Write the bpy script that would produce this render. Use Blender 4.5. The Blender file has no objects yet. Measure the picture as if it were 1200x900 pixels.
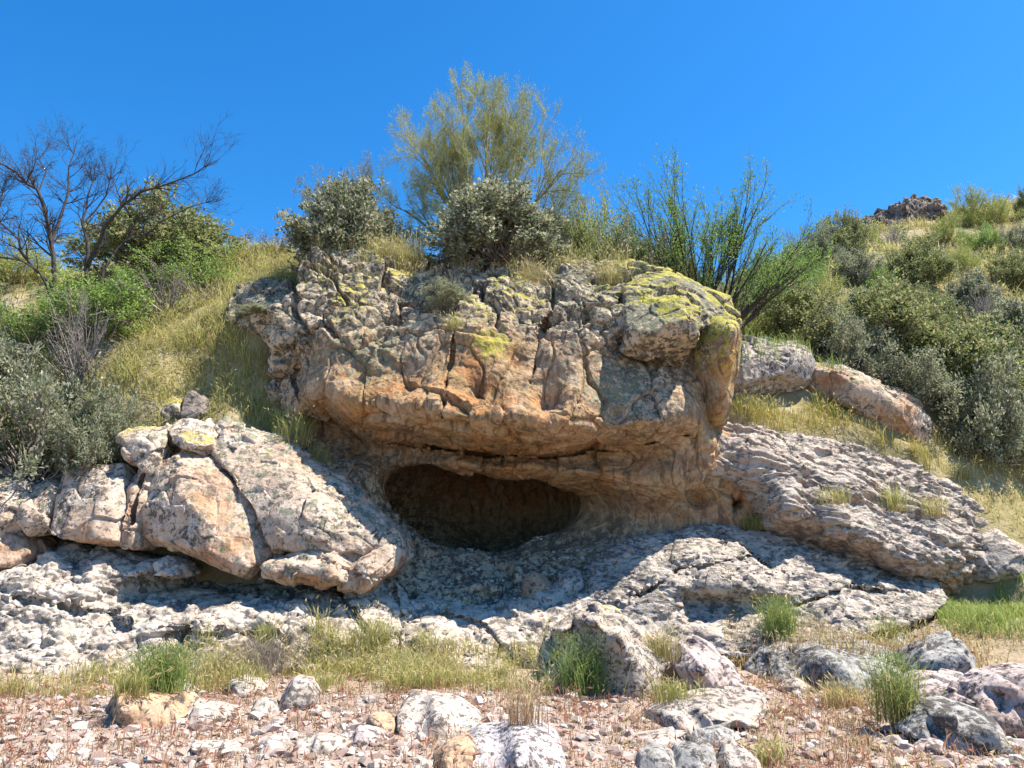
import bpy, math, random
import numpy as np
from mathutils import Vector
R = math.radians

# ------------------------------------------------------------------ camera, sky, sun, exposure
sc = bpy.context.scene
CAM_Z, PITCH, FPX = 1.6, R(12.0), 867.0            # focal length in pixels of a 1200 px wide frame
cam_d = bpy.data.cameras.new('camera')
cam = bpy.data.objects.new('camera', cam_d)
sc.collection.objects.link(cam)
cam.location = (0, 0, CAM_Z)
cam.rotation_euler = (R(90) + PITCH, 0, 0)
cam_d.sensor_width = 36.0
cam_d.lens = 36.0 * FPX / 1200.0
cam_d.clip_start, cam_d.clip_end = 0.1, 3000
sc.camera = cam

SUN_DIR = Vector((0.46, -0.01, 0.88)).normalized()  # towards the sun: high, from the right
sun_el = math.asin(SUN_DIR.z)
sun_az = math.atan2(SUN_DIR.x, SUN_DIR.y)
world = bpy.data.worlds.new('World')
sc.world = world
world.use_nodes = True
wt = world.node_tree
sky = wt.nodes.new('ShaderNodeTexSky')
sky.sky_type = 'NISHITA'
sky.sun_disc = False
sky.sun_elevation = sun_el
sky.sun_rotation = sun_az
sky.air_density, sky.dust_density, sky.ozone_density, sky.altitude = 1.0, 0.7, 2.2, 900
hs = wt.nodes.new('ShaderNodeHueSaturation')
hs.inputs['Saturation'].default_value = 1.36
hs.inputs['Hue'].default_value = 0.492
hs.inputs['Value'].default_value = 1.82
bg = wt.nodes['Background']
bg.inputs['Strength'].default_value = 0.05
wt.links.new(sky.outputs[0], hs.inputs['Color'])
tint = wt.nodes.new('ShaderNodeMix')
tint.data_type, tint.blend_type = 'RGBA', 'MULTIPLY'
tint.inputs[0].default_value = 1.0
tint.inputs[7].default_value = (0.74, 1.06, 1.28, 1)
wt.links.new(hs.outputs[0], tint.inputs[6])
wt.links.new(tint.outputs[2], bg.inputs['Color'])

sl = bpy.data.lights.new('sun', 'SUN')
sl.energy, sl.angle, sl.color = 5.0, R(0.53), (1.0, 0.935, 0.83)
so = bpy.data.objects.new('sun', sl)
sc.collection.objects.link(so)
so.rotation_euler = SUN_DIR.to_track_quat('Z', 'Y').to_euler()
so.location = (20, 8, 40)

sc.view_settings.view_transform = 'Standard'
sc.view_settings.look = 'None'
sc.view_settings.exposure = 1.15
sc.view_settings.gamma = 1.0
sc.view_settings.use_curve_mapping = False
sc.render.engine = 'CYCLES'
sc.cycles.max_bounces = 5
sc.cycles.diffuse_bounces = 2
sc.cycles.transparent_max_bounces = 4
sc.cycles.use_denoising = True

# ------------------------------------------------------------------ photograph pixel + depth -> world
CT, ST = math.cos(PITCH), math.sin(PITCH)
def px2w(px, py, Y):
    up = (450.0 - py) / FPX
    t = Y / (CT - up * ST)
    return ((px - 600.0) / FPX * t, Y, CAM_Z + t * (up * CT + ST))
def w2px(P):
    P = np.asarray(P, float)
    x, y, z = P[..., 0], P[..., 1], P[..., 2] - CAM_Z
    f = y * CT + z * ST
    u = -y * ST + z * CT
    return 600 + FPX * x / f, 450 - FPX * u / f

# ------------------------------------------------------------------ numpy noise
def _h(i, j, k, s):
    with np.errstate(over='ignore'):
        h = (i.astype(np.uint32) * np.uint32(374761393) + j.astype(np.uint32) * np.uint32(668265263)
             + k.astype(np.uint32) * np.uint32(2147483647 - 69) + np.uint32((s * 1274126177) & 0xffffffff))
        h = (h ^ (h >> np.uint32(13))) * np.uint32(1274126177)
        h = (h ^ (h >> np.uint32(15))) * np.uint32(2246822519)
        return h ^ (h >> np.uint32(16))
_gr = np.random.RandomState(5).normal(size=(256, 3)); _gr /= np.linalg.norm(_gr, axis=1)[:, None]
_gr = _gr.astype(np.float32)
def perlin(P, s=0):
    P = np.asarray(P, np.float32)
    fl = np.floor(P); I = fl.astype(np.int64); f = P - fl
    w = f * f * f * (f * (f * 6 - 15) + 10)
    out = np.zeros(len(P), np.float32)
    for a in (0, 1):
        wa = w[:, 0] if a else 1 - w[:, 0]
        for b in (0, 1):
            wb = w[:, 1] if b else 1 - w[:, 1]
            for c in (0, 1):
                wc = w[:, 2] if c else 1 - w[:, 2]
                g = _gr[_h(I[:, 0] + a, I[:, 1] + b, I[:, 2] + c, s) & np.uint32(255)]
                out += wa * wb * wc * (g[:, 0] * (f[:, 0] - a) + g[:, 1] * (f[:, 1] - b) + g[:, 2] * (f[:, 2] - c))
    return out * 1.5
def fbm(P, octs=4, s=0, gain=.5):
    o = 0; a = 1.0
    for q in range(octs):
        o = o + a * perlin(P * (2.03 ** q) + 17.3 * q, s + q); a *= gain
    return o
def ridged(P, octs=4, s=0, gain=.5):
    o = 0; a = 1.0
    for q in range(octs):
        o = o + a * (1 - 2.2 * np.abs(perlin(P * (2.03 ** q) + 9.1 * q, s + q))); a *= gain
    return o
def worley(P, s=0):
    """F1, F2, offset to the nearest seed, three random numbers of the nearest cell"""
    P = np.asarray(P, np.float32)
    fl = np.floor(P); I = fl.astype(np.int64); f = P - fl
    n = len(P)
    d1 = np.full(n, 9., np.float32); d2 = d1.copy()
    off = np.zeros((n, 3), np.float32); rid = np.zeros(n, np.uint32)
    for a in (-1, 0, 1):
        for b in (-1, 0, 1):
            for c in (-1, 0, 1):
                h = _h(I[:, 0] + a, I[:, 1] + b, I[:, 2] + c, s)
                o = np.stack([(h & np.uint32(1023)) / 1023. + a, ((h >> np.uint32(10)) & np.uint32(1023)) / 1023. + b,
                              ((h >> np.uint32(20)) & np.uint32(1023)) / 1023. + c], 1).astype(np.float32) - f
                d = (o * o).sum(1)
                m = d < d1
                d2 = np.where(m, d1, np.minimum(d2, d))
                d1 = np.where(m, d, d1); off[m] = o[m]; rid[m] = h[m]
    with np.errstate(over='ignore'):
        r = [((rid * np.uint32(2654435761 + 97 * q)) >> np.uint32(8)) / float(1 << 24) for q in range(3)]
    return np.sqrt(d1), np.sqrt(d2), off, np.stack(r, 1)
def sstep(a, b, x):
    t = np.clip((x - a) / (b - a), 0, 1)
    return t * t * (3 - 2 * t)

# ------------------------------------------------------------------ mesh building
COL = sc.collection
def mk_mesh(name, V, F, mat=None, smooth=False, cols=None):
    """V (n,3); F (m,3 or 4) array or a list of such arrays; cols = {attribute name: (n,3)}"""
    me = bpy.data.meshes.new(name)
    Fs = F if isinstance(F, list) else [F]
    Fs = [np.asarray(f) for f in Fs if len(f)]
    V = np.asarray(V, np.float32)
    me.vertices.add(len(V)); me.vertices.foreach_set('co', V.ravel())
    loops = np.concatenate([f.ravel() for f in Fs]).astype(np.int32)
    cnt = np.concatenate([np.full(len(f), f.shape[1], np.int32) for f in Fs])
    st = np.concatenate([[0], np.cumsum(cnt)[:-1]]).astype(np.int32)
    me.loops.add(len(loops)); me.loops.foreach_set('vertex_index', loops)
    me.polygons.add(len(cnt)); me.polygons.foreach_set('loop_start', st); me.polygons.foreach_set('loop_total', cnt)
    me.polygons.foreach_set('use_smooth', np.full(len(cnt), smooth))
    if cols:
        for k, c in cols.items():
            at = me.color_attributes.new(k, 'FLOAT_COLOR', 'POINT')
            at.data.foreach_set('color', np.concatenate([c, np.ones((len(c), 1))], 1).astype(np.float32).ravel())
    me.update(calc_edges=True)
    me.validate()
    if mat: me.materials.append(mat)
    return me
def obj(name, me, parent=None):
    o = bpy.data.objects.new(name, me); COL.objects.link(o)
    if parent: o.parent = parent
    return o
def tag(o, label=None, cat=None, group=None, kind=None):
    if label: o['label'] = label
    if cat: o['category'] = cat
    if group: o['group'] = group
    if kind: o['kind'] = kind
    return o
def empty(name, loc=(0, 0, 0)):
    o = bpy.data.objects.new(name, None); COL.objects.link(o); o.location = loc
    return o

EC = [(0, 1), (2, 3), (4, 5), (6, 7), (0, 2), (1, 3), (4, 6), (5, 7), (0, 4), (1, 5), (2, 6), (3, 7)]  # cube corner = x*4+y*2+z
def surface_nets(f, org, h):
    nx, ny, nz = f.shape
    s = f < 0
    c = np.zeros((nx - 1, ny - 1, nz - 1), np.int8)
    for a in (0, 1):
        for b in (0, 1):
            for d in (0, 1):
                c += s[a:nx - 1 + a, b:ny - 1 + b, d:nz - 1 + d]
    act = (c > 0) & (c < 8)
    ijk = np.argwhere(act)
    idx = np.full(act.shape, -1, np.int64); idx[act] = np.arange(len(ijk))
    cor = np.array([(a, b, d) for a in (0, 1) for b in (0, 1) for d in (0, 1)])
    val = np.stack([f[ijk[:, 0] + q[0], ijk[:, 1] + q[1], ijk[:, 2] + q[2]] for q in cor], 1)
    acc = np.zeros((len(ijk), 3)); n = np.zeros(len(ijk))
    for a, b in EC:
        va, vb = val[:, a], val[:, b]
        m = (va < 0) != (vb < 0)
        t = np.where(m, va / np.where(m, va - vb, 1), 0)
        acc += np.where(m[:, None], cor[a] + t[:, None] * (cor[b] - cor[a]), 0); n += m
    V = (ijk + acc / n[:, None]) * h + np.array(org)
    Q = []
    for ax in range(3):
        sl0 = [slice(None)] * 3; sl1 = [slice(None)] * 3
        sl0[ax] = slice(0, -1); sl1[ax] = slice(1, None)
        A, B = s[tuple(sl0)], s[tuple(sl1)]
        e = np.argwhere(A != B)
        u, v = (ax + 1) % 3, (ax + 2) % 3
        e = e[(e[:, u] > 0) & (e[:, v] > 0) & (e[:, u] < f.shape[u] - 1) & (e[:, v] < f.shape[v] - 1)]
        if not len(e): continue
        du = np.eye(3, dtype=int)[u]; dv = np.eye(3, dtype=int)[v]
        g = lambda w: idx[w[:, 0], w[:, 1], w[:, 2]]
        q = np.stack([g(e - du - dv), g(e - dv), g(e), g(e - du)], 1)
        ins = A[e[:, 0], e[:, 1], e[:, 2]]
        q[~ins] = q[~ins][:, ::-1]
        Q.append(q)
    return V, np.concatenate(Q)
def subdivide(V, Q):
    E = np.sort(np.concatenate([Q[:, [0, 1]], Q[:, [1, 2]], Q[:, [2, 3]], Q[:, [3, 0]]]), 1)
    key = E[:, 0] * len(V) + E[:, 1]
    u, inv = np.unique(key, return_inverse=True)
    mid = (V[u // len(V)] + V[u % len(V)]) / 2
    m = len(Q); e = [inv[i * m:(i + 1) * m] + len(V) for i in range(4)]
    ce = np.arange(m) + len(V) + len(u)
    V2 = np.concatenate([V, mid, V[Q].mean(1)])
    Q2 = np.concatenate([np.stack([Q[:, 0], e[0], ce, e[3]], 1), np.stack([e[0], Q[:, 1], e[1], ce], 1),
                         np.stack([ce, e[1], Q[:, 2], e[2]], 1), np.stack([e[3], ce, e[2], Q[:, 3]], 1)])
    return V2, Q2
def vnormals(V, Q):
    n = np.cross(V[Q[:, 2]] - V[Q[:, 0]], V[Q[:, 3]] - V[Q[:, 1]])
    N = np.zeros_like(V)
    for i in range(4):
        for a in range(3):
            N[:, a] += np.bincount(Q[:, i], n[:, a], len(V))
    return N / np.maximum(np.linalg.norm(N, axis=1), 1e-9)[:, None]

def polysd(X, Z, poly):
    """signed distance to a closed polygon (negative inside)"""
    d = np.full(X.shape, 1e9); ins = np.zeros(X.shape, bool)
    n = len(poly)
    for i in range(n):
        ax, az = poly[i]; bx, bz = poly[(i + 1) % n]
        ex, ez = bx - ax, bz - az
        t = np.clip(((X - ax) * ex + (Z - az) * ez) / (ex * ex + ez * ez + 1e-12), 0, 1)
        d = np.minimum(d, (X - ax - t * ex) ** 2 + (Z - az - t * ez) ** 2)
        if abs(ez) > 1e-12:
            ins ^= ((az > Z) != (bz > Z)) & (X < ex * (Z - az) / ez + ax)
    d = np.sqrt(d)
    return np.where(ins, -d, d)
def linedist(X, Z, line):
    d = np.full(X.shape, 1e9)
    for (ax, az), (bx, bz) in zip(line[:-1], line[1:]):
        ex, ez = bx - ax, bz - az
        t = np.clip(((X - ax) * ex + (Z - az) * ez) / (ex * ex + ez * ez + 1e-12), 0, 1)
        d = np.minimum(d, (X - ax - t * ex) ** 2 + (Z - az - t * ez) ** 2)
    return np.sqrt(d)
def rbf(P, v, c=.25, lam=.02):
    P = np.asarray(P, float); v = np.asarray(v, float)
    K = np.sqrt(((P[:, None] - P[None]) ** 2).sum(-1) + c * c)
    n = len(P); A = np.zeros((n + 3, n + 3))
    A[:n, :n] = -K + lam * np.eye(n)
    A[:n, n] = A[n, :n] = 1; A[:n, n + 1:] = P; A[n + 1:, :n] = P.T
    w = np.linalg.lstsq(A, np.concatenate([v, [0, 0, 0]]), rcond=None)[0]
    def f(X, Z):
        sh = X.shape; q = np.stack([X.ravel(), Z.ravel()], 1); o = np.zeros(len(q))
        for i in range(0, len(q), 20000):
            k = np.sqrt(((q[i:i + 20000, None] - P[None]) ** 2).sum(-1) + c * c)
            o[i:i + 20000] = -k @ w[:n] + w[n] + q[i:i + 20000] @ w[n + 1:]
        return o.reshape(sh)
    return f
def smax(a, b, k):
    h = np.clip(k - np.abs(a - b), 0, None)
    return np.maximum(a, b) + h * h / (4 * k)
def dens(line, step):
    """densify a polyline of (px,py,Y)"""
    o = []
    for a, b in zip(line[:-1], line[1:]):
        L = math.hypot(a[0] - b[0], a[1] - b[1]); n = max(1, int(L / step))
        for i in range(n):
            t = i / n; o.append(tuple(a[q] * (1 - t) + b[q] * t for q in range(3)))
    o.append(tuple(line[-1]))
    return o

ROCKS = {}
def mass(outline, ctrl, back, h=.03, k=.12, cracks=(), carve=(), sub=True, edge_ctrl=True, c=.16, lam=.005, grow=0., step=22, wob=.05, seed=0, chips=0, chipd=.10):
    """solid rock: outline (px,py,Y) seen from the wash, front surface through all ctrl points (px,py,Y), flat hidden back"""
    pts = []
    for it in ctrl:
        if isinstance(it, list): pts += dens(it, step)
        else: pts.append(it)
    W = np.array([px2w(*p) for p in pts]) if pts else np.zeros((0, 3))
    O = np.array([px2w(*p) for p in outline])
    allp = np.concatenate([W, O]) if edge_ctrl else W
    F = rbf(allp[:, [0, 2]], allp[:, 1], c, lam)
    lo = np.array([O[:, 0].min(), 0, O[:, 2].min()]) - 3 * h - wob
    hi = np.array([O[:, 0].max(), 0, O[:, 2].max()]) + 3 * h + wob
    xs = np.arange(lo[0], hi[0] + h, h); zs = np.arange(lo[2], hi[2] + h, h)
    X, Z = np.meshgrid(xs, zs, indexing='ij')
    Pn = np.stack([X.ravel(), Z.ravel(), X.ravel() * 0 + seed * 7.7], 1)
    wx = fbm(Pn * 1.7, 3, seed).reshape(X.shape) * wob; wz = fbm(Pn * 1.7 + 40, 3, seed + 9).reshape(X.shape) * wob
    F2 = F(X, Z)
    d2 = polysd(X + wx, Z + wz, O[:, [0, 2]])
    d2 = d2 - grow
    ins = F2[d2 < .1]
    y0, y1 = ins.min() - .2, back + 3 * h
    ys = np.arange(y0, y1 + h, h).astype(np.float32)
    gx, gz = np.gradient(F2, h)
    gl = np.sqrt(1 + np.clip(gx * gx + gz * gz, 0, 16))
    f = ((F2[:, None, :] - ys[None, :, None]) / gl[:, None, :]).astype(np.float32)
    f = smax(f, d2[:, None, :].astype(np.float32), k)
    f = smax(f, (ys - back)[None, :, None].astype(np.float32), .03)
    for line, w, dep in cracks:
        L = [px2w(*p) for p in line]
        dl = linedist(X + wx * .6, Z + wz * .6, [(p[0], p[2]) for p in L])
        cut = smax((w - 0 * dl) - dl, (F2 + dep)[:, None, :].astype(np.float32) * 0, .01) if False else None
        g = np.minimum((w - dl)[:, None, :], (F2 + dep)[:, None, :] - ys[None, :, None]).astype(np.float32)
        f = np.maximum(f, g)
    for (px, py, Y), rad, *kk in carve:
        cc = px2w(px, py, Y)
        q = np.sqrt(((xs[:, None, None] - cc[0]) / rad[0]) ** 2 + ((ys[None, :, None] - cc[1]) / rad[1]) ** 2 + ((zs[None, None, :] - cc[2]) / rad[2]) ** 2)
        f = smax(f, ((1 - q) * min(rad)).astype(np.float32), kk[0] if kk else .06)
    if chips:
        rg = np.random.RandomState(seed + 500)
        ind = np.argwhere(f[::2, ::2, ::2] < 0) * 2
        Pi = np.stack([xs[ind[:, 0]], ys[ind[:, 1]], zs[ind[:, 2]]], 1)
        for _ in range(chips):
            nn = rg.normal(size=3) * np.array([.75, 0, .75]) + np.array([0, -rg.uniform(.35, 1.2), .12]); nn /= np.linalg.norm(nn)
            pr = Pi @ nn; a_, b_ = np.percentile(pr, 2), pr.max()
            dd = b_ - (b_ - a_) * chipd * rg.uniform(.35, 1.25)
            f = smax(f, (xs[:, None, None] * nn[0] + ys[None, :, None] * nn[1] + zs[None, None, :] * nn[2] - dd).astype(np.float32), k * .5)
    V, Q = surface_nets(f, (xs[0], ys[0], zs[0]), h)
    cy = V[Q].mean(1)[:, 1]
    Q = Q[cy < back - .04]
    used = np.unique(Q); mp = np.zeros(len(V), np.int64); mp[used] = np.arange(len(used))
    V, Q = V[used], mp[Q]
    if sub: V, Q = subdivide(V, Q)
    return V, Q
def relax(V, Q, it=2):
    for _ in range(it):
        A = np.zeros_like(V); n = np.zeros(len(V))
        for i in range(4):
            j = (i + 1) % 4
            for a in range(3):
                A[:, a] += np.bincount(Q[:, i], V[Q[:, j], a], len(V)) + np.bincount(Q[:, j], V[Q[:, i], a], len(V))
            n += np.bincount(Q[:, i], minlength=len(V)) + np.bincount(Q[:, j], minlength=len(V))
        V = V * .4 + .6 * A / np.maximum(n, 1)[:, None]
    return V

# ------------------------------------------------------------------ materials
class NT:
    def __init__(s, name):
        s.m = bpy.data.materials.new(name); s.m.use_nodes = True
        s.t = s.m.node_tree; s.b = s.t.nodes['Principled BSDF']; s.out = s.t.nodes['Material Output']
    def n(s, typ, ins=None, **kw):
        nd = s.t.nodes.new(typ)
        for k, v in kw.items(): setattr(nd, k, v)
        for k, v in (ins or {}).items():
            if isinstance(v, bpy.types.NodeSocket): s.t.links.new(v, nd.inputs[k])
            else: nd.inputs[k].default_value = v
        return nd
    def pos(s, scale=(1, 1, 1)):
        g = s.n('ShaderNodeNewGeometry').outputs['Position']
        return s.n('ShaderNodeMapping', {'Vector': g, 'Scale': scale}).outputs[0]
    def noise(s, vec, scale, detail=6, rough=.6, dist=0.):
        return s.n('ShaderNodeTexNoise', {'Vector': vec, 'Scale': scale, 'Detail': detail, 'Roughness': rough, 'Distortion': dist}).outputs['Fac']
    def voro(s, vec, scale, feat='F1', rnd=1.):
        return s.n('ShaderNodeTexVoronoi', {'Vector': vec, 'Scale': scale, 'Randomness': rnd}, feature=feat).outputs[0]
    def ramp(s, v, a, b, lo=0., hi=1.):
        return s.n('ShaderNodeMapRange', {'Value': v, 'From Min': a, 'From Max': b, 'To Min': lo, 'To Max': hi}).outputs[0]
    def math(s, op, a, b=0.):
        return s.n('ShaderNodeMath', {0: a, 1: b}, operation=op).outputs[0]
    def mix(s, f, a, b, blend='MIX'):
        c = lambda v: v if isinstance(v, bpy.types.NodeSocket) else (*v, 1)
        return s.n('ShaderNodeMix', {0: f, 6: c(a), 7: c(b)}, data_type='RGBA', blend_type=blend).outputs[2]
    def attr(s, name):
        return s.n('ShaderNodeAttribute', attribute_name=name)
    def link(s, a, b): s.t.links.new(a, b)

def rock_mat(name, pale, mid, warm, dark=(.07, .06, .052), crust=.5, bump=1.0, pit=.5, lichen=(.25, .25, .165), yellow=(.46, .40, .06), stretch=(1, 1, 1), crust_scale=9.):
    """weathered tuff: pale skin, warm fresh stone where mask.r, dark crust speckle, grey lichen where mask.g, yellow lichen where mask.b"""
    T = NT(name)
    p = T.pos(); ps = T.pos(stretch)
    mk = T.n('ShaderNodeSeparateColor', {0: T.attr('mask').outputs['Color']})
    mr, mg, mb = mk.outputs[0], mk.outputs[1], mk.outputs[2]
    big = T.noise(p, 1.1, 5, .6); med = T.noise(p, 4.3, 8, .65, .3); fine = T.noise(p, 28, 6, .7); cr = T.noise(ps, crust_scale, 10, .78, .05)
    c = T.mix(T.ramp(med, .42, .58), pale, mid)
    c = T.mix(T.ramp(fine, .45, .6, 0, .5), c, tuple(min(1, v * 1.22) for v in pale))
    wm = T.math('MULTIPLY', mr, T.ramp(T.math('ADD', big, T.math('MULTIPLY', med, .5)), .62, .82, .5, 1.))
    w2 = T.mix(T.ramp(T.noise(p, 2.6, 6, .6), .42, .58), warm, tuple(v * q for v, q in zip(warm, (1.12, .80, .62))))
    w3 = T.mix(T.ramp(fine, .46, .62, 0, .55), w2, tuple(v * .55 for v in warm))
    c = T.mix(wm, c, w3)
    strk = T.noise(T.pos((3.2, 3.2, .55)), 2.2, 6, .65, .5)              # dark water stains that run down
    c = T.mix(T.math('MULTIPLY', T.math('MULTIPLY', T.ramp(strk, .52, .60), mr), .75), c, (.10, .062, .04))
    t0 = .515 - .05 * crust
    patch = T.ramp(T.noise(p, 1.7, 4, .6, .3), .38, .62, .045, -.022)          # crusted and clean areas
    crd = T.math('SUBTRACT', cr, patch)
    c = T.mix(T.math('MULTIPLY', T.ramp(crd, t0, t0 + .03, 0, .9), T.ramp(mr, .2, .8, 1, .35)), c, dark)
    vv = T.voro(p, 16)
    c = T.mix(T.math('MULTIPLY', T.ramp(vv, .22, .12), T.ramp(med, .45, .6, 0, .8)), c, dark)
    g1 = T.noise(p, 7.5, 8, .7, .2)
    gth = T.math('SUBTRACT', .64, T.math('MULTIPLY', mg, .19))
    c = T.mix(T.ramp(T.math('SUBTRACT', g1, gth), -.01, .025, 0, .85), c, T.mix(T.ramp(fine, .4, .62), lichen, tuple(v * .38 for v in lichen)))
    g2 = T.noise(T.pos((1, 1, 1.3)), 8.5, 10, .80, .05)
    yth = T.math('SUBTRACT', .66, T.math('MULTIPLY', mb, .21))
    c = T.mix(T.ramp(T.math('SUBTRACT', g2, yth), -.015, .03, 0, .85), c, T.mix(T.ramp(fine, .42, .6), yellow, tuple(v * q for v, q in zip(yellow, (.55, .6, .9)))))
    T.link(c, T.b.inputs['Base Color'])
    T.b.inputs['Roughness'].default_value = .95
    T.b.inputs['Specular IOR Level'].default_value = .15
    hgt = T.math('ADD', T.math('MULTIPLY', T.noise(ps, 7, 10, .7, .2), 1.0), T.math('MULTIPLY', T.ramp(T.voro(p, 21), 0, .35, 0, 1), pit * .35))
    hgt = T.math('ADD', hgt, T.math('MULTIPLY', fine, .3))
    b = T.n('ShaderNodeBump', {'Strength': .9, 'Distance': .038 * bump, 'Height': hgt})
    T.link(b.outputs[0], T.b.inputs['Normal'])
    return T.m

M = {}
M['tuff'] = rock_mat('lichen_tuff', (.51, .415, .295), (.36, .27, .17), (.41, .25, .11), crust=.8)
M['pale'] = rock_mat('pale_tuff', (.50, .43, .36), (.41, .34, .275), (.46, .28, .15), dark=(.13, .115, .10), crust=.2, crust_scale=6, bump=.75)
M['grey'] = rock_mat('grey_tuff', (.47, .40, .335), (.37, .31, .255), (.44, .27, .15), dark=(.12, .105, .095), crust=.4, stretch=(.8, .8, 1.8), bump=1.0)
M['block'] = rock_mat('fractured_tuff', (.52, .44, .36), (.42, .32, .24), (.44, .27, .15), crust=.10, bump=.7)
M['boulder'] = rock_mat('pale_boulder_stone', (.46, .40, .345), (.36, .30, .25), (.42, .29, .18), crust=.05, bump=.7, crust_scale=14)
M['orange'] = rock_mat('tan_boulder_stone', (.47, .32, .21), (.36, .22, .135), (.45, .28, .15), crust=.0, bump=.6)
M['pink'] = rock_mat('pink_boulder_stone', (.48, .40, .37), (.38, .29, .265), (.42, .28, .2), crust=.3, bump=.7)
M['slate'] = rock_mat('grey_boulder_stone', (.36, .345, .32), (.24, .225, .21), (.3, .25, .2), crust=.5, bump=.8)
M['lilac'] = rock_mat('pitted_grey_stone', (.45, .415, .41), (.36, .325, .325), (.4, .3, .25), crust=.02, bump=.6, pit=1.4, crust_scale=16)
M['far'] = rock_mat('far_outcrop_stone', (.30, .25, .21), (.20, .165, .14), (.36, .21, .12), crust=.6, bump=2, crust_scale=2.5)

def leaf_mat(name, rough=.55, transl=.42):
    T = NT(name)
    col = T.attr('Col').outputs['Color']
    T.link(col, T.b.inputs['Base Color'])
    T.b.inputs['Roughness'].default_value = rough
    T.b.inputs['Specular IOR Level'].default_value = .3
    tr = T.n('ShaderNodeBsdfTranslucent', {'Color': col})
    mx = T.n('ShaderNodeMixShader', {0: transl})
    T.link(T.b.outputs[0], mx.inputs[1]); T.link(tr.outputs[0], mx.inputs[2]); T.link(mx.outputs[0], T.out.inputs[0])
    return T.m
def bark_mat(name, a, b):
    T = NT(name)
    p = T.pos((1, 1, .3))
    c = T.mix(T.ramp(T.noise(p, 30, 5), .35, .65), a, b)
    T.link(c, T.b.inputs['Base Color']); T.b.inputs['Roughness'].default_value = .9
    return T.m
M['leaf'] = leaf_mat('leaf')
M['grass'] = leaf_mat('grass_blade', .6, .5)
M['bark_dark'] = bark_mat('dark_bark', (.025, .02, .017), (.07, .056, .048))
M['bark_grey'] = bark_mat('grey_twig_bark', (.16, .13, .11), (.30, .26, .22))
M['bark_green'] = bark_mat('green_bark', (.17, .18, .07), (.27, .25, .12))
M['bark_yellow'] = bark_mat('yellow_green_twig', (.27, .26, .09), (.38, .35, .17))

# ------------------------------------------------------------------ ground: wash in front, cliff line, hillside behind
HC = [(-60, 470, 13), (0, 475, 12.6), (60, 485, 12.4), (160, 485, 12.3), (250, 492, 12.35), (250, 462, 12.9), (310, 505, 12.4), (310, 470, 13.0), (345, 490, 12.8),
      (100, 430, 13.2), (200, 420, 13.0), (280, 420, 13.0), (310, 380, 13.3), (0, 380, 15), (100, 370, 15), (200, 360, 15.2), (280, 345, 15.2),
      (0, 318, 20), (120, 318, 19), (220, 312, 18.5), (290, 302, 17.5), (340, 300, 17), (-200, 330, 22),
      (860, 495, 12.75), (860, 465, 13.6), (930, 503, 12.75), (930, 470, 13.7), (1000, 510, 12.85), (1000, 482, 13.6), (1080, 535, 13.1), (1130, 580, 12.9), (1190, 610, 12.6), (1250, 640, 12.4), (1350, 640, 12.6),
      (1190, 520, 14.5), (1300, 500, 15), (900, 420, 15), (1000, 410, 15.5), (1100, 440, 15.5), (880, 355, 18), (950, 350, 19.5), (1050, 360, 20),
      (1150, 380, 19), (1250, 350, 21), (900, 318, 21.5), (960, 292, 25), (1010, 285, 28), (1060, 290, 27.5), (1130, 300, 27), (1200, 300, 26), (1300, 290, 28),
      (1000, 268, 33), (1060, 262, 33), (1100, 258, 33), (1150, 246, 34), (1200, 236, 34), (1300, 215, 36), (1450, 190, 40)]
hp = [px2w(*p) for p in HC]
hp += [(-2.2, 16.4, 6.6), (0, 16.4, 6.7), (2, 16.4, 6.6), (3.3, 15.5, 6.0), (-3, 20, 6.9), (0, 20, 6.7), (3, 20, 6.6), (0, 28, 6), (-10, 30, 6.5), (-20, 34, 7), (6, 32, 8.5),
       (14, 48, 14.5), (30, 55, 18), (0, 60, 7), (-30, 60, 8), (60, 70, 20), (-60, 40, 8), (60, 30, 16), (20, 14, 5.5), (30, 12, 5), (-14, 12, 3.2), (-20, 10, 3.0), (-30, 10, 3), (50, 10, 5), (20, 6, 2.5), (-60, 8, 3), (60, 5, 4), (100, 100, 22), (-100, 100, 10), (0, 120, 8)]
hp = np.array(hp)
_H = rbf(hp[:, :2], hp[:, 2], .6, .02)
_yc = np.array([(-60, 11.2, 1.2), (-9.5, 12.0, .35), (-4.6, 12.15, .3), (-3.6, 12.25, .35), (-2.9, 18.8, .3), (1.9, 18.8, .3), (2.6, 13.4, .4), (3.7, 13.0, .3), (4.3, 12.5, .25), (5, 12.5, .25), (6, 12.85, .25), (7, 12.9, .3), (7.8, 12.4, .6), (9, 11.4, 2), (14, 10.5, 3), (60, 10, 3)])
_ycx, _ycy, _ycw = _yc.T
def ground_z(x, y, fine=True):
    x = np.asarray(x, float); y = np.asarray(y, float)
    sh = x.shape; xf, yf = x.ravel(), y.ravel()
    hi = _H(np.clip(xf, -100, 100), np.clip(yf, 5, 120))
    P = np.stack([xf, yf, xf * 0], 1)
    hi = hi + .12 * fbm(P * .9, 3, 3) + np.clip((yf - 18) / 20, 0, 1) * .7 * fbm(P * .16, 3, 8)
    lo = .55 * sstep(3.6, 7.2, xf) * sstep(8.6, 11.2, yf) - .12 * sstep(9.3, 8, yf) * 0 + .05 * fbm(P * .5, 2, 4)
    lo = lo + .15 * sstep(9, 12, np.abs(xf))
    if fine: lo = lo + .022 * fbm(P * 3, 3, 5)
    yc = np.interp(xf, _ycx, _ycy); w = np.interp(xf, _ycx, _ycw)
    m = sstep(-w, w, yf - yc)
    z = lo + (hi - lo) * m
    z = np.where(yf < 0, lo * np.clip(1 + yf / 30, 0, 1), z)
    return z.reshape(sh)
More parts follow.
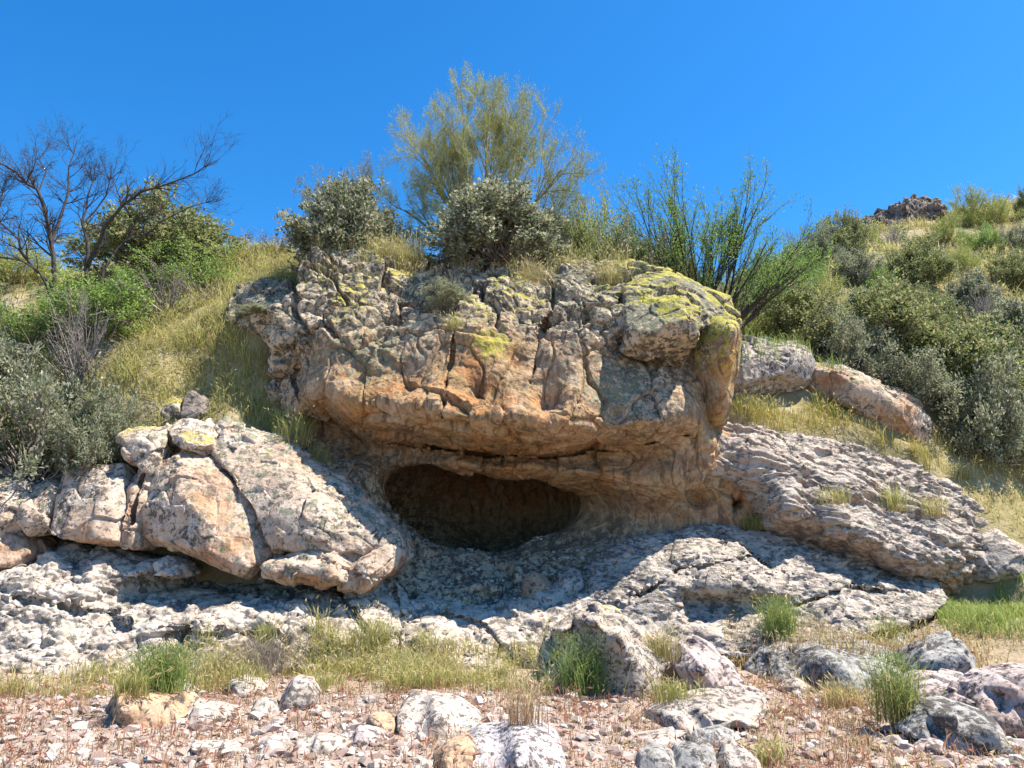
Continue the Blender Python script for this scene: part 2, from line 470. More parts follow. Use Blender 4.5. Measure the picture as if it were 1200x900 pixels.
def ground_hit(px, py, y0=3.0, y1=60):
    Y = np.concatenate([np.arange(y0, 18, .02), np.arange(18, y1, .1)])
    W = np.array([px2w(px, py, y) for y in Y])
    g = ground_z(W[:, 0], W[:, 1], False)
    b = np.nonzero(W[:, 2] < g)[0]
    i = b[0] if len(b) else len(Y) - 1
    return (W[i, 0], Y[i], g[i])

def axis(parts):
    o = []
    for a, b, s in parts: o += list(np.arange(a, b, s))
    return np.array(o + [parts[-1][1]])
gx = axis([(-900, -100, 80), (-100, -30, 6), (-30, -12, .6), (-12, 12.5, .07), (12.5, 30, .5), (30, 100, 5), (100, 900, 80)])
gy = axis([(-600, -40, 60), (-40, 2, 3), (2, 4.5, .25), (4.5, 17, .06), (17, 45, .2), (45, 120, 3), (120, 1200, 90)])
GX, GY = np.meshgrid(gx, gy, indexing='ij')
GZ = ground_z(GX, GY)
Vg = np.stack([GX, GY, GZ], -1).reshape(-1, 3)
ii = np.arange(len(gx) * len(gy)).reshape(len(gx), len(gy))
Qg = np.stack([ii[:-1, :-1], ii[1:, :-1], ii[1:, 1:], ii[:-1, 1:]], -1).reshape(-1, 4)
ycg = np.interp(Vg[:, 0], _ycx, _ycy)
hill = sstep(-.6, .6, Vg[:, 1] - ycg) + .0
near = sstep(8.6, 9.8, Vg[:, 1] + .5 * fbm(Vg * .7, 2, 11))
gm = np.stack([hill, near, near * 0], 1)
T = NT('wash_and_hill_soil')
p = T.pos()
mk = T.n('ShaderNodeSeparateColor', {0: T.attr('mask').outputs['Color']})
fine = T.noise(p, 22, 8, .75); med = T.noise(p, 3.2, 6, .65); v1 = T.voro(p, 24); v2 = T.n('ShaderNodeTexVoronoi', {'Vector': p, 'Scale': 24.}).outputs['Color']
grav = T.mix(T.ramp(med, .35, .65), (.40, .315, .25), (.30, .22, .165))
grav = T.mix(.45, grav, T.mix(T.n('ShaderNodeSeparateColor', {0: v2}).outputs[0], (.44, .36, .30), (.22, .15, .115)), 'MIX')
grav = T.mix(T.ramp(fine, .55, .7, 0, .7), grav, (.13, .09, .075))
soil = T.mix(T.ramp(med, .35, .62), (.34, .27, .14), (.24, .205, .085))
soil = T.mix(T.ramp(T.noise(p, .7, 5, .6), .5, .62), soil, (.40, .33, .21))
soil = T.mix(T.ramp(fine, .5, .7, 0, .7), soil, (.09, .075, .03))
T.link(T.mix(mk.outputs[0], T.mix(T.math('MULTIPLY', mk.outputs[1], .5), grav, soil), soil), T.b.inputs['Base Color'])
T.b.inputs['Roughness'].default_value = 1.0; T.b.inputs['Specular IOR Level'].default_value = .1
T.link(T.n('ShaderNodeBump', {'Strength': .7, 'Distance': .022, 'Height': T.math('ADD', fine, T.math('MULTIPLY', v1, .6))}).outputs[0], T.b.inputs['Normal'])
ground = tag(obj('ground', mk_mesh('ground', Vg, Qg, T.m, True, {'mask': gm})), kind='structure')

# ------------------------------------------------------------------ bedrock and blocks
def finish(name, V, Q, mat, mask, label, cat, group=None, parent=None):
    base = np.array([V[:, 0].mean(), V[:, 1].mean(), V[:, 2].min()])
    if parent is not None: base = np.array(parent.location)
    me = mk_mesh(name, V - base, Q, M[mat], True, {'mask': np.clip(mask, 0, 1)})
    o = obj(name, me, parent)
    if parent is None:
        o.location = base; tag(o, label, cat, group)
    return o
def lines(pts, V):
    """smooth mask in px space: value interpolated from (px,py,val)"""
    pts = np.array(pts, float)
    f = rbf(pts[:, :2] / 100, pts[:, 2], .2)
    px, py = w2px(V)
    return f(px / 100, py / 100)
def up_of(V, Q): return vnormals(V, Q)[:, 2]

# --- main outcrop with the cave
A_out = [(316, 440, 12.9), (320, 395, 12.8), (324, 362, 12.8), (345, 335, 12.9), (352, 306, 13.1), (385, 288, 13.4), (430, 286, 13.6), (470, 300, 13.7), (510, 303, 13.9), (560, 298, 13.9),
         (620, 300, 13.7), (680, 305, 13.4), (740, 312, 13.1), (790, 325, 12.9), (830, 345, 12.7), (850, 365, 12.5), (846, 400, 12.4), (838, 450, 12.3), (836, 490, 12.2),
         (860, 512, 12.3), (890, 540, 12.4), (900, 590, 12.6), (880, 640, 12.6), (820, 665, 12.3), (760, 690, 11.9), (700, 715, 11.6), (600, 735, 11.4), (500, 735, 11.3), (420, 700, 11.4),
         (360, 640, 11.8), (325, 570, 12.3), (312, 500, 12.9)]
A_ctl = [(360, 325, 12.9), (400, 306, 13.1), (440, 310, 13.2), (400, 335, 12.75), (350, 370, 12.6), (350, 400, 12.5), (380, 380, 12.25), (420, 360, 12.35), (450, 335, 12.9), (470, 350, 12.7),
         (345, 440, 12.7), (380, 425, 12.15), (430, 400, 12.0), (455, 385, 12.35), (480, 395, 11.9), (430, 445, 11.85), (480, 445, 11.65), (500, 345, 12.7), (510, 375, 11.95),
         (540, 340, 12.6), (560, 385, 11.6), (540, 430, 11.4), (560, 470, 11.4), (590, 350, 12.4), (600, 380, 11.75), (630, 345, 12.3), (640, 385, 11.75), (625, 420, 11.6), (650, 420, 11.35),
         (640, 480, 11.3), (680, 335, 12.4), (685, 370, 11.8), (690, 400, 11.4), (700, 450, 11.25), (720, 490, 11.25), (735, 350, 12.0), (740, 385, 11.6),
         [(728, 412, 11.95), (765, 418, 12.0), (802, 422, 12.0)], (745, 440, 11.6), (770, 446, 11.6), (792, 446, 11.75), (765, 480, 11.25), (805, 480, 11.25), (820, 440, 11.9),
         [(345, 460, 12.6), (395, 482, 12.0), (440, 495, 11.75), (500, 503, 11.55), (560, 511, 11.42), (640, 515, 11.35), (700, 509, 11.32), (760, 507, 11.32), (815, 497, 11.4)],
         [(370, 490, 13.1), (430, 516, 13.0), (480, 522, 12.75), (560, 526, 12.3), (640, 530, 12.2), (720, 525, 12.15), (780, 520, 11.95), (825, 515, 11.7)],
         [(420, 535, 13.1), (460, 544, 13.0), (500, 546, 12.7), (560, 549, 12.3), (640, 551, 12.15), (700, 560, 12.15), (760, 562, 12.05), (810, 552, 11.85)],
         (490, 572, 14.4), (480, 592, 13.9), (540, 572, 14.9), (620, 578, 14.5), (560, 600, 15.0), (620, 608, 14.4), (520, 612, 14.2), (590, 628, 13.8),
         (670, 580, 13.7), (680, 605, 13.5), (720, 590, 12.9), (685, 632, 13.0), (760, 600, 12.6), (800, 590, 12.35), (740, 640, 12.5), (830, 600, 12.45), (800, 570, 12.05), (850, 560, 12.2),
         (700, 575, 12.9), (840, 535, 11.9), (865, 580, 12.35),
         (500, 640, 12.7), (560, 655, 12.5), (640, 660, 12.3), (700, 662, 12.1), (450, 640, 12.1), (470, 700, 11.5), (600, 700, 11.6), (680, 690, 11.6), (540, 690, 11.7),
         (420, 540, 12.75), (400, 560, 12.2), (370, 530, 12.5), (430, 585, 12.35), (465, 612, 12.5), (400, 600, 11.8), (350, 490, 12.8), (440, 560, 12.7), (385, 545, 12.35)]
V, Q = mass(A_out, A_ctl, 18.4, .03, .07, c=.07, lam=.002, step=11,
            cracks=[([(440, 508, 11.8), (500, 514, 11.6), (560, 523, 11.5), (610, 524, 11.4)], .020, .5), ([(632, 529, 11.4), (700, 519, 11.4), (745, 521, 11.4)], .026, .5), ([(765, 513, 11.4), (815, 505, 11.4)], .018, .4),
                    ([(533, 388, 11.6), (531, 420, 11.5), (524, 455, 11.4), (522, 495, 11.5)], .018, .14),
                    ([(640, 372, 11.8), (629, 410, 11.5), (622, 452, 11.4)], .03, .20),
                    ([(735, 335, 11.5), (737, 372, 11.5), (734, 405, 11.5)], .035, .3),
                    ([(452, 350, 12.3), (456, 385, 12.3), (452, 425, 12.0)], .04, .25),
                    ([(345, 395, 12.5), (340, 440, 12.6), (350, 470, 12.5)], .05, .25),
                    ([(590, 520, 11.8), (588, 550, 12.1)], .012, .08), ([(690, 561, 12.1), (745, 570, 12.3), (810, 590, 12.3)], .012, .07)],
            carve=[((866, 590, 12.3), (.17, .55, .16)), ((824, 586, 12.35), (.24, .3, .15)), ((560, 594, 15.2), (2.2, 2.4, 1.25), .35), ((492, 570, 13.8), (.58, 1.3, .42), .2), ((530, 612, 14.0), (.9, 1.4, .5), .2)], seed=1)
N = vnormals(V, Q)
px, py = w2px(V)
top = np.clip(lines([(340, 300, 1), (340, 400, .8), (380, 425, .25), (450, 300, 1), (450, 410, .5), (430, 440, .15), (520, 340, 1), (520, 395, .35), (560, 395, .3), (560, 425, .05), (620, 360, .9), (620, 395, .35), (620, 425, .1), (690, 380, .9), (690, 420, .35), (690, 450, .15),
                     (760, 330, 1), (760, 430, .35), (720, 470, .15), (800, 440, .2), (850, 350, 1), (400, 480, 0), (560, 480, 0), (700, 500, 0), (800, 500, 0), (560, 600, 0), (800, 600, 0), (400, 600, .3), (850, 480, .2), (500, 700, .4), (700, 700, .4), (340, 520, .4)], V), 0, 1)
kn = np.clip(top * 1.5 - .35, 0, 1)
ro = .2 + .9 * sstep(-.3, .5, fbm(V * .9, 3, 77))
f1, f2, off, rr = worley(V * 2.6 + .35 * np.stack([perlin(V * 3, 61), perlin(V * 3, 62), perlin(V * 3, 63)], 1), 3)
var = sstep(-.45, .55, fbm(V * .8, 2, 75))
d = kn * (.02 + .11 * var) * (.55 - f1) - kn * .04 * sstep(.16, .0, f2 - f1)
f1b, f2b, _, rb = worley(V * 6.3 + .3 * np.stack([perlin(V * 7, 64), perlin(V * 7, 65), perlin(V * 7, 66)], 1), 4)
d += ro * (.10 + .45 * kn) * .075 * (.5 - f1b) * sstep(.2, .6, fbm(V * 1.3, 2, 70) * .5 + .5)
d += (.06 + .04 * kn) * fbm(V * 1.4, 4, 20)
d += ro * (.018 + .022 * kn) * (ridged(V * 3.2, 4, 30) - .5)
ja, jb, jo, jr = worley(V * np.array([.95, .95, .8]) + .25 * np.stack([perlin(V * 1.6, 57), perlin(V * 1.6, 58), perlin(V * 1.6, 59)], 1), 29)   # big joint blocks
d += kn * (.40 * ((jr - .5) * -jo).sum(1) - .22 * sstep(.09, 0, jb - ja)) + kn * .14 * (jr[:, 1] - .5)
fa, fb, fo, fr = worley(V * np.array([1.35, 1.35, .6]) + .12 * np.stack([perlin(V * 2, 47), perlin(V * 2, 48), perlin(V * 2, 49)], 1), 9)         # planar facets and joints of the bare face
d += (.95 - .2 * kn) * .24 * ((fr - .5) * -fo).sum(1)
ga, gb, go, gr = worley(V * 3.4 + .1 * np.stack([perlin(V * 5, 67), perlin(V * 5, 68), perlin(V * 5, 69)], 1), 15)
d += (.05 + .05 * kn) * ((gr - .5) * -go).sum(1)
d -= (1 - kn) * .045 * sstep(.05, .0, fb - fa)
d += (1 - kn) * .010 * ridged(V * np.array([7, 7, 2.2]), 3, 40)
d -= .05 * (kn + .25) * sstep(.30, .0, f1b) * (rb[:, 0] > .72)
cave = sstep(.7, 1.6, V[:, 1] - 12.2) * (py > 545)
cw = np.exp(-(((px - 735) / 75) ** 2 + ((py - 610) / 50) ** 2))
Vd = V + N * (d * (1 - .2 * cave) * (1 - .6 * np.clip(cw * 1.5, 0, 1)))[:, None]
warm = np.clip(1.1 - top * 1.25, 0, 1) * np.clip(lines([(400, 480, 1), (600, 450, 1), (800, 480, .55), (770, 470, .2), (830, 560, .9), (700, 560, 1), (560, 600, .8), (720, 610, .55), (600, 690, 0), (450, 640, 0), (380, 560, .15), (800, 620, .75), (470, 545, .5), (560, 390, .9), (350, 480, .5)], V), 0, 1)
N2 = vnormals(Vd, Q)
lich = .75 * top * (.55 + .45 * sstep(-.2, .5, fbm(V * .9, 3, 80))) + .25 * sstep(.35, .8, N2[:, 2]) * (py < 480) + .9 * np.exp(-(((px - 725) / 40) ** 2 + ((py - 455) / 40) ** 2)) + .8 * np.exp(-(((px - 430) / 55) ** 2 + ((py - 420) / 30) ** 2))
yel = top * 1.0 * sstep(-.1, .7, N2[:, 2]) * sstep(-.3, .5, fbm(V * .7, 3, 85)) + 1.15 * np.exp(-(((px - 575) / 30) ** 2 + ((py - 402) / 22) ** 2)) + .8 * sstep(700, 790, px) * (py < 405) + .35 * np.exp(-(((px - 735) / 25) ** 2 + ((py - 470) / 30) ** 2)) + .6 * np.exp(-(((px - 385) / 55) ** 2 + ((py - 325) / 30) ** 2))
outcrop = finish('rock_outcrop', Vd, Q, 'tuff', np.stack([warm, lich, yel], 1), 'massive overhanging tan outcrop crusted with grey and yellow lichen above a dark cave', 'rock outcrop')
A_V, A_Q = Vd, Q

def block(name, label, out, ctl, back, mat='block', group=None, warm=.5, lich=.15, yel=.1, seed=0, h=.025, k=.025, facet=.10, amp=.7, cracks=(), parent=None, cat='boulder', knob=0., sub=True, pits=0., carve=(), strata=0., warmlow=0., wob=.035, chips=0, chipd=.10, grow=.03, c=.16, lam=.005):
    V, Q = mass(out, ctl, back, h, k, cracks, carve, sub, c=c, lam=lam, seed=seed, wob=wob, chips=chips, chipd=chipd, grow=grow)
    N = vnormals(V, Q)
    P = V + seed * 3.1
    fa, fb, fo, fr = worley(P * 1.9, 9 + seed)
    ga, gb, go, gr = worley(P * 4.7 + .1 * np.stack([perlin(P * 5, 67), perlin(P * 5, 68), perlin(P * 5, 69)], 1), 19 + seed)
    d = facet * ((fr - .5) * -fo).sum(1) * 1.5 - .015 * amp * sstep(.05, 0, fb - fa)
    d += facet * ((gr - .5) * -go).sum(1) * .75 * sstep(-.3, .4, fbm(P * .8 + 5, 3, 78))
    ro = .25 + .9 * sstep(-.25, .5, fbm(P * .8, 3, 77))            # rough and smoother patches
    d += amp * (.10 * perlin(P * .7 + 3, 21) + .04 * fbm(P * 1.5, 3, 20) + ro * (.016 * (ridged(P * 4.2, 4, 30) - .5) + .010 * fbm(P * 14, 2, 33)))
    if knob or pits:
        f1, f2, _, rr = worley(P * 5.5 + .35 * np.stack([perlin(P * 6, 61), perlin(P * 6, 62), perlin(P * 6, 63)], 1), 5)
        g1, g2, _, r2 = worley(P * 2.4 + .3 * np.stack([perlin(P * 3, 71), perlin(P * 3, 72), perlin(P * 3, 73)], 1), 6)
        d += knob * (.08 * ro * (.5 - f1) + .2 * (.5 - g1))
        h1, h2, _, r3 = worley(P * np.array([2.6, 2.6, 5.2]) + .4 * np.stack([perlin(P * 3, 91), perlin(P * 3, 92), perlin(P * 3, 93)], 1), 8)
        pm = sstep(-.05, .35, fbm(P * .75 + 9, 3, 79))
        d -= pits * pm * (.03 * sstep(.42, .05, f1) * (rr[:, 0] > .6) + .26 * sstep(.45, .08, h1) * (r3[:, 0] > .62))
        d -= pits * .10 * sstep(.25, .75, ridged(P * np.array([1.3, 1.3, 2.6]), 3, 44) - .55)
    if strata:
        s = P[:, 2] + .38 * P[:, 0] + .12 * P[:, 1] + .10 * fbm(P * 1.1, 3, 55)
        q = np.stack([s * 6.5, s * 0 + .3, P[:, 0] * .35], 1)
        w1 = fbm(q * .8, 3, 51); d += strata * (.10 * (sstep(-.25, .25, np.sin(6.28 * (w1 * .9 + q[:, 0] * .12))) - .5) + .05 * np.abs(perlin(q * np.array([2.3, 1, 2.4]), 52)) + .05 * ridged(P * np.array([2.5, 2.5, 6]), 4, 53, .6))
    Vd = V + N * d[:, None]
    N2 = vnormals(Vd, Q)
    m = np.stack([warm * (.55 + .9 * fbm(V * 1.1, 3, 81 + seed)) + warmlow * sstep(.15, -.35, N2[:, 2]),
                  lich * (.5 + 1.2 * sstep(-.1, .6, N2[:, 2])), yel * (.4 + 1.2 * sstep(-.1, .6, N2[:, 2])) * sstep(-.5, .4, fbm(V * 1.3, 3, 86 + seed))], 1)
    return finish(name, Vd, Q, mat, m, label, cat, group, parent)

# cap block and buttress at the right end of the outcrop (parts of it)
block('cap_block', None, [(733, 335, 12.1), (758, 311, 12.6), (800, 320, 12.7), (850, 343, 12.6), (866, 362, 12.4), (862, 381, 12.0), (826, 380, 11.5), (815, 385, 11.2), (814, 412, 11.15), (795, 416, 11.15), (768, 408, 11.15), (736, 402, 11.25)],
      [(760, 340, 11.9), (800, 345, 11.75), (835, 360, 11.9), [(745, 370, 11.1), (780, 372, 10.92), (808, 375, 10.92)], [(745, 396, 11.02), (780, 402, 10.9), (806, 405, 10.95)]], 13.2, 'tuff', warm=.15, lich=.75, yel=1.05, seed=2, k=.05, knob=.3, parent=outcrop, facet=.12, chips=10, chipd=.10)
block('buttress', None, [(803, 388, 12.0), (822, 374, 11.8), (845, 372, 11.6), (866, 380, 11.3), (869, 395, 11.6), (865, 425, 11.8), (858, 455, 11.9), (852, 494, 12.05), (828, 500, 12.05), (808, 484, 12.25), (798, 450, 12.25)],
      [[(852, 386, 11.05), (848, 430, 11.25), (840, 488, 11.75)], [(812, 390, 11.95), (808, 430, 12.0), (815, 475, 12.1)], (833, 390, 11.5), (830, 440, 11.63), (838, 378, 11.5)], 13.2, 'tuff', warm=1.1, lich=.3, yel=1.5, seed=3, k=.02, facet=.03, amp=.4, parent=outcrop, wob=.015)

# --- fractured blocks on the left ledge
GB = 'fractured blocks on the left ledge'
block('boulder', 'largest cracked tan block, leaning wedge in the middle of the left ledge', [(188, 519, 11.3), (213, 522, 11.4), (230, 532, 11.3), (247, 543, 11.2), (263, 563, 11.1), (277, 580, 11.0), (293, 600, 10.9), (302, 627, 10.8), (307, 648, 10.7), (287, 665, 10.55), (277, 674, 10.55), (253, 662, 10.6), (230, 652, 10.65), (205, 642, 10.75), (165, 640, 10.85), (155, 630, 10.9), (165, 600, 11.0), (177, 560, 11.15), (182, 535, 11.25)],
      [(215, 545, 10.95), (235, 590, 10.7), (255, 630, 10.5), (200, 590, 10.85), (195, 550, 11.05), (275, 645, 10.45), (260, 600, 10.72)], 12.3, warm=.75, lich=.25, yel=.25, seed=11, chips=14, chipd=.10, facet=.06, group=GB, amp=.7)
block('boulder', 'broad speckled tan block on the left ledge, nearest the shaded cave slope', [(246, 527, 11.7), (262, 508, 11.8), (300, 520, 11.8), (345, 526, 11.8), (385, 556, 11.6), (425, 588, 11.4), (466, 624, 11.1), (466, 648, 10.9), (430, 650, 10.75), (392, 640, 10.7), (345, 642, 10.7), (316, 646, 10.75), (310, 625, 10.85), (299, 600, 10.95), (283, 576, 11.1), (268, 555, 11.25), (255, 540, 11.45)],
      [(330, 545, 11.35), (300, 560, 11.2), (340, 600, 10.8), (380, 590, 11.0), (420, 620, 10.85), (330, 625, 10.7), (390, 625, 10.7)], 12.5, warm=.35, lich=.35, yel=.2, seed=12, chips=7, chipd=.05, facet=.08, group=GB, knob=.15)
block('boulder', 'small yellow lichened block wedged at the top of the left ledge', [(196, 498, 11.6), (212, 489, 11.8), (234, 487, 11.8), (245, 512, 11.6), (241, 526, 11.4), (228, 530, 11.3), (197, 518, 11.35)], [(220, 508, 11.3), (232, 520, 11.25)], 12.2, warm=.3, lich=.3, yel=.5, seed=13, chips=14, chipd=.10, group=GB)
block('boulder', 'long flat grey block behind the broad speckled block on the left ledge', [(244, 497, 11.9), (262, 493, 12.0), (290, 503, 12.0), (335, 516, 12.0), (340, 526, 11.8), (300, 522, 11.7), (252, 522, 11.7)], [(285, 512, 11.65)], 12.6, warm=.15, lich=.5, yel=.2, seed=14, chips=14, chipd=.10, group=GB)
block('boulder', 'upright block with a sunlit right face beneath the grey shrub on the left ledge', [(132, 508, 11.5), (160, 498, 11.7), (186, 497, 11.6), (189, 512, 11.4), (180, 548, 11.15), (172, 553, 11.1), (152, 534, 11.2), (134, 522, 11.4)], [(160, 515, 11.3), (172, 530, 11.05)], 12.2, warm=.2, lich=.35, yel=.5, seed=15, chips=14, chipd=.10, group=GB)
block('boulder', 'narrow pillar of tan rock between the square block and the leaning wedge', [(152, 548, 11.4), (172, 553, 11.3), (176, 566, 11.1), (164, 602, 10.95), (152, 638, 10.8), (139, 637, 10.8), (143, 590, 11.1)], [(160, 590, 10.95), (150, 620, 10.8)], 12, warm=.6, lich=.15, yel=.1, seed=16, chips=14, chipd=.10, group=GB, cracks=[([(163, 556, 11.2), (156, 600, 11.0), (147, 640, 10.9)], .03, .25)])
block('boulder', 'square tan block with a whitened right edge at the left ledge', [(56, 575, 11.2), (62, 556, 11.5), (100, 546, 11.5), (141, 544, 11.5), (143, 562, 11.2), (135, 639, 10.75), (110, 639, 10.75), (72, 629, 10.8), (48, 620, 10.85)], [(100, 570, 11.05), (95, 610, 10.75), (125, 600, 10.85), (65, 600, 10.95)], 12, warm=.75, lich=.2, yel=.1, seed=17, chips=14, chipd=.10, facet=.05, group=GB)
block('boulder', 'thin slanted pale block left of the square tan block', [(24, 580, 11.3), (50, 560, 11.5), (54, 575, 11.2), (46, 618, 10.95), (22, 626, 10.9), (14, 605, 11.0)], [(34, 600, 10.9)], 12, warm=.3, lich=.3, seed=18, chips=14, chipd=.10, group=GB)
block('boulder', 'grey brown block under the shrub at the edge of the left ledge', [(-40, 565, 11.4), (0, 562, 11.4), (24, 566, 11.4), (14, 620, 10.95), (-10, 630, 10.9), (-40, 630, 10.9)], [(-5, 600, 11.0)], 12, warm=.5, lich=.3, seed=19, chips=14, chipd=.10, group=GB)
block('boulder', 'low brown block at the foot of the thin slanted pale block', [(-40, 632, 11.0), (0, 627, 11.0), (17, 631, 10.95), (18, 646, 10.85), (0, 660, 10.75), (-40, 668, 10.75)], [(0, 642, 10.75)], 12, warm=.8, lich=.1, seed=20, chips=14, chipd=.10, group=GB)
block('boulder', 'white topped block with a shaded front at the lip of the left hollow', [(300, 655, 10.9), (318, 648, 11.0), (345, 641, 11.0), (388, 636, 11.0), (411, 648, 10.8), (406, 680, 10.5), (370, 686, 10.45), (330, 681, 10.5), (304, 671, 10.6)], [[(310, 664, 10.5), (360, 658, 10.45), (400, 656, 10.5)], (350, 675, 10.42)], 11.8, warm=.35, lich=.3, yel=.1, seed=21, chips=7, chipd=.07, group=GB, warmlow=.5)
block('boulder', 'orange based broken block at the corner where the left ledge meets the cave', [(397, 655, 10.9), (430, 641, 11.0), (466, 628, 11.1), (471, 650, 10.95), (455, 672, 10.7), (424, 692, 10.6), (398, 688, 10.6)], [(430, 655, 10.6), (425, 675, 10.5), (455, 645, 10.75)], 12, warm=.5, lich=.2, seed=22, chips=4, chipd=.05, group=GB, warmlow=.6)
block('boulder', 'small white chunk of rock at the left end of the dark hollow', [(176, 662, 10.9), (195, 653, 11.0), (212, 660, 10.9), (214, 674, 10.75), (192, 678, 10.7), (177, 676, 10.75)], [(195, 668, 10.7)], 11.4, 'pale', warm=.05, seed=23, chips=14, chipd=.10, group=GB)

# --- pale bedrock ledge along the foot of the cliff, left and middle
block('rock_ledge', 'pale pitted bedrock ledge along the cliff foot with a dark hollow under blocks',
      [(-120, 650, 11.6), (0, 650, 11.4), (60, 640, 11.5), (120, 645, 11.4), (175, 655, 11.4), (230, 664, 11.9), (300, 674, 11.9), (380, 684, 11.7), (430, 668, 11.5), (480, 700, 11.2), (540, 708, 11.3), (600, 702, 11.4), (650, 686, 11.6), (700, 686, 11.6), (745, 705, 11.3),
       (755, 800, 9.95), (640, 812, 9.7), (500, 812, 9.55), (380, 815, 9.45), (200, 828, 9.3), (0, 835, 9.2), (-120, 835, 9.2)],
      [(40, 665, 10.75), (120, 662, 10.85), (160, 675, 10.8), [(180, 690, 11.4), (230, 685, 11.9), (300, 688, 12.0), (360, 694, 11.6), (395, 698, 11.2)], [(165, 704, 10.72), (230, 710, 10.62), (300, 709, 10.6), (370, 706, 10.65), (405, 704, 10.8)],
       (50, 690, 10.4), (50, 730, 10.15), (110, 700, 10.5), (150, 720, 10.35), (150, 755, 9.95), (60, 770, 9.75), (100, 790, 9.55), (220, 740, 10.2), (300, 740, 10.2), (300, 775, 9.85), (400, 735, 10.3), (380, 780, 9.8), (450, 765, 10.0), (440, 710, 10.8), (480, 730, 10.55), (520, 740, 10.45), (530, 775, 9.95), (600, 740, 10.5), (600, 775, 10.0), (680, 720, 10.9), (680, 750, 10.4), (0, 700, 10.3), (0, 760, 9.8)],
      12.4, 'pale', warm=.12, lich=.12, yel=.08, seed=31, h=.03, k=.10, facet=.07, amp=.55, knob=.0, pits=.7, strata=.12, cat='rock ledge', cracks=[([(385, 695, 10.8), (410, 715, 10.5), (428, 740, 10.3)], .035, .2), ([(20, 700, 10.4), (90, 712, 10.4), (150, 735, 10.2)], .025, .15), ([(200, 745, 10.2), (280, 738, 10.2), (345, 752, 10.1)], .02, .15), ([(520, 725, 10.6), (565, 735, 10.5), (590, 760, 10.2)], .03, .2), ([(455, 690, 11), (470, 725, 10.6), (465, 770, 10)], .02, .15)])
# --- slab right of the cave
block('rock_slab', 'big sloping pale grey bedrock slab right of the cave with a dark notch', [(688, 668, 11.7), (730, 642, 11.9), (790, 622, 12.2), (850, 613, 12.4), (910, 618, 12.4), (960, 638, 12.4), (1010, 653, 12.4), (1060, 668, 12.3), (1108, 684, 12.1), (1116, 705, 11.3), (1060, 735, 10.8), (1000, 755, 10.45), (950, 768, 10.25), (870, 770, 10.2), (800, 768, 10.2), (740, 760, 10.2), (700, 725, 10.8)],
      [(790, 645, 11.65), (850, 640, 11.75), (920, 650, 11.65), (800, 672, 11.15), (900, 672, 11.2), (730, 670, 11.3), (720, 700, 10.95), (760, 700, 10.75), (980, 680, 11.35), (1000, 700, 11.1), (1000, 725, 10.8), (1050, 690, 11.55), (1060, 710, 11.15),
       [(800, 688, 10.78), (850, 694, 10.72), (915, 698, 10.8)], [(805, 702, 11.05), (850, 707, 11.05), (910, 709, 11.05)], [(800, 722, 10.65), (850, 728, 10.6), (910, 728, 10.65)], (760, 735, 10.45), (870, 750, 10.35), (950, 740, 10.6)],
      13.0, 'grey', warm=.05, lich=.22, yel=.1, seed=32, h=.03, k=.10, facet=.08, amp=.45, knob=.0, pits=.4, strata=.12, cat='rock slab', cracks=[([(735, 700, 11), (800, 668, 11.2), (880, 652, 11.5)], .02, .15), ([(925, 712, 11), (985, 688, 11.3), (1060, 695, 11.4)], .022, .15), ([(850, 625, 12), (905, 665, 11.3)], .016, .12)])
# --- stratified ledge above the slab
block('rock_ledge', 'layered grey bedrock ledge right of the cave, overhanging its own shadow', [(815, 505, 12.2), (850, 500, 12.5), (905, 508, 12.7), (1000, 520, 12.9), (1060, 540, 13.0), (1112, 570, 13.0), (1150, 598, 12.9), (1160, 640, 12.5), (1135, 690, 12.5), (1100, 705, 12.4), (1040, 690, 12.5), (980, 670, 12.6), (930, 645, 12.6), (898, 630, 12.7), (885, 600, 12.5), (862, 560, 12.25), (830, 548, 12.0)],
      [(870, 525, 12.15), (900, 530, 12.1), (905, 560, 11.95), (885, 575, 12.15), (950, 535, 12.35), (950, 565, 11.95), (1000, 560, 12.1), (945, 595, 11.75), (1000, 600, 11.85), (1050, 590, 12.2), (1080, 630, 11.9), (1120, 610, 12.3), (1125, 640, 11.9), (1040, 635, 11.8),
       [(905, 598, 11.85), (940, 614, 11.72), (1000, 640, 11.7), (1070, 662, 11.72), (1128, 662, 11.85)], [(900, 620, 12.3), (950, 636, 12.28), (1000, 656, 12.28), (1060, 682, 12.28), (1120, 690, 12.3)]],
      14.2, 'grey', warm=.08, lich=.15, yel=.06, seed=33, h=.03, k=.08, facet=.08, amp=.9, knob=.0, pits=.4, strata=.36, cat='rock ledge', warmlow=.35)
block('boulder', 'rounded pale boulder with a dark stump like crack ending the layered ledge', [(1146, 650, 12.4), (1150, 622, 12.6), (1160, 605, 12.7), (1180, 608, 12.7), (1200, 628, 12.6), (1232, 648, 12.5), (1235, 682, 12.2), (1190, 684, 12.1), (1152, 672, 12.1)], [(1180, 640, 12.0), (1165, 655, 11.95), (1200, 665, 11.95)], 13.2, 'grey', lich=.15, warm=.05, seed=34, h=.03, chips=16, chipd=.13)
block('boulder', 'long leaning slab with brown face and whitened upper edge beneath the dark shrubs', [(951, 428, 13.80), (962, 417, 14.00), (985, 424, 14.00), (1010, 442, 13.90), (1045, 452, 13.90), (1075, 468, 13.80), (1098, 482, 13.60), (1104, 500, 13.40), (1100, 516, 13.30), (1080, 517, 13.25), (1055, 510, 13.30), (1010, 482, 13.40), (972, 458, 13.50), (953, 444, 13.60)],
      [[(962, 432, 13.40), (1000, 452, 13.25), (1050, 476, 13.15), (1090, 495, 13.10)], (1000, 468, 13.28), (1060, 498, 13.15), [(975, 422, 13.70), (1040, 456, 13.60), (1085, 478, 13.50)]], 14.3, 'block', warm=.8, lich=.35, yel=.3, seed=35, h=.03, k=.05, chips=14, chipd=.12)
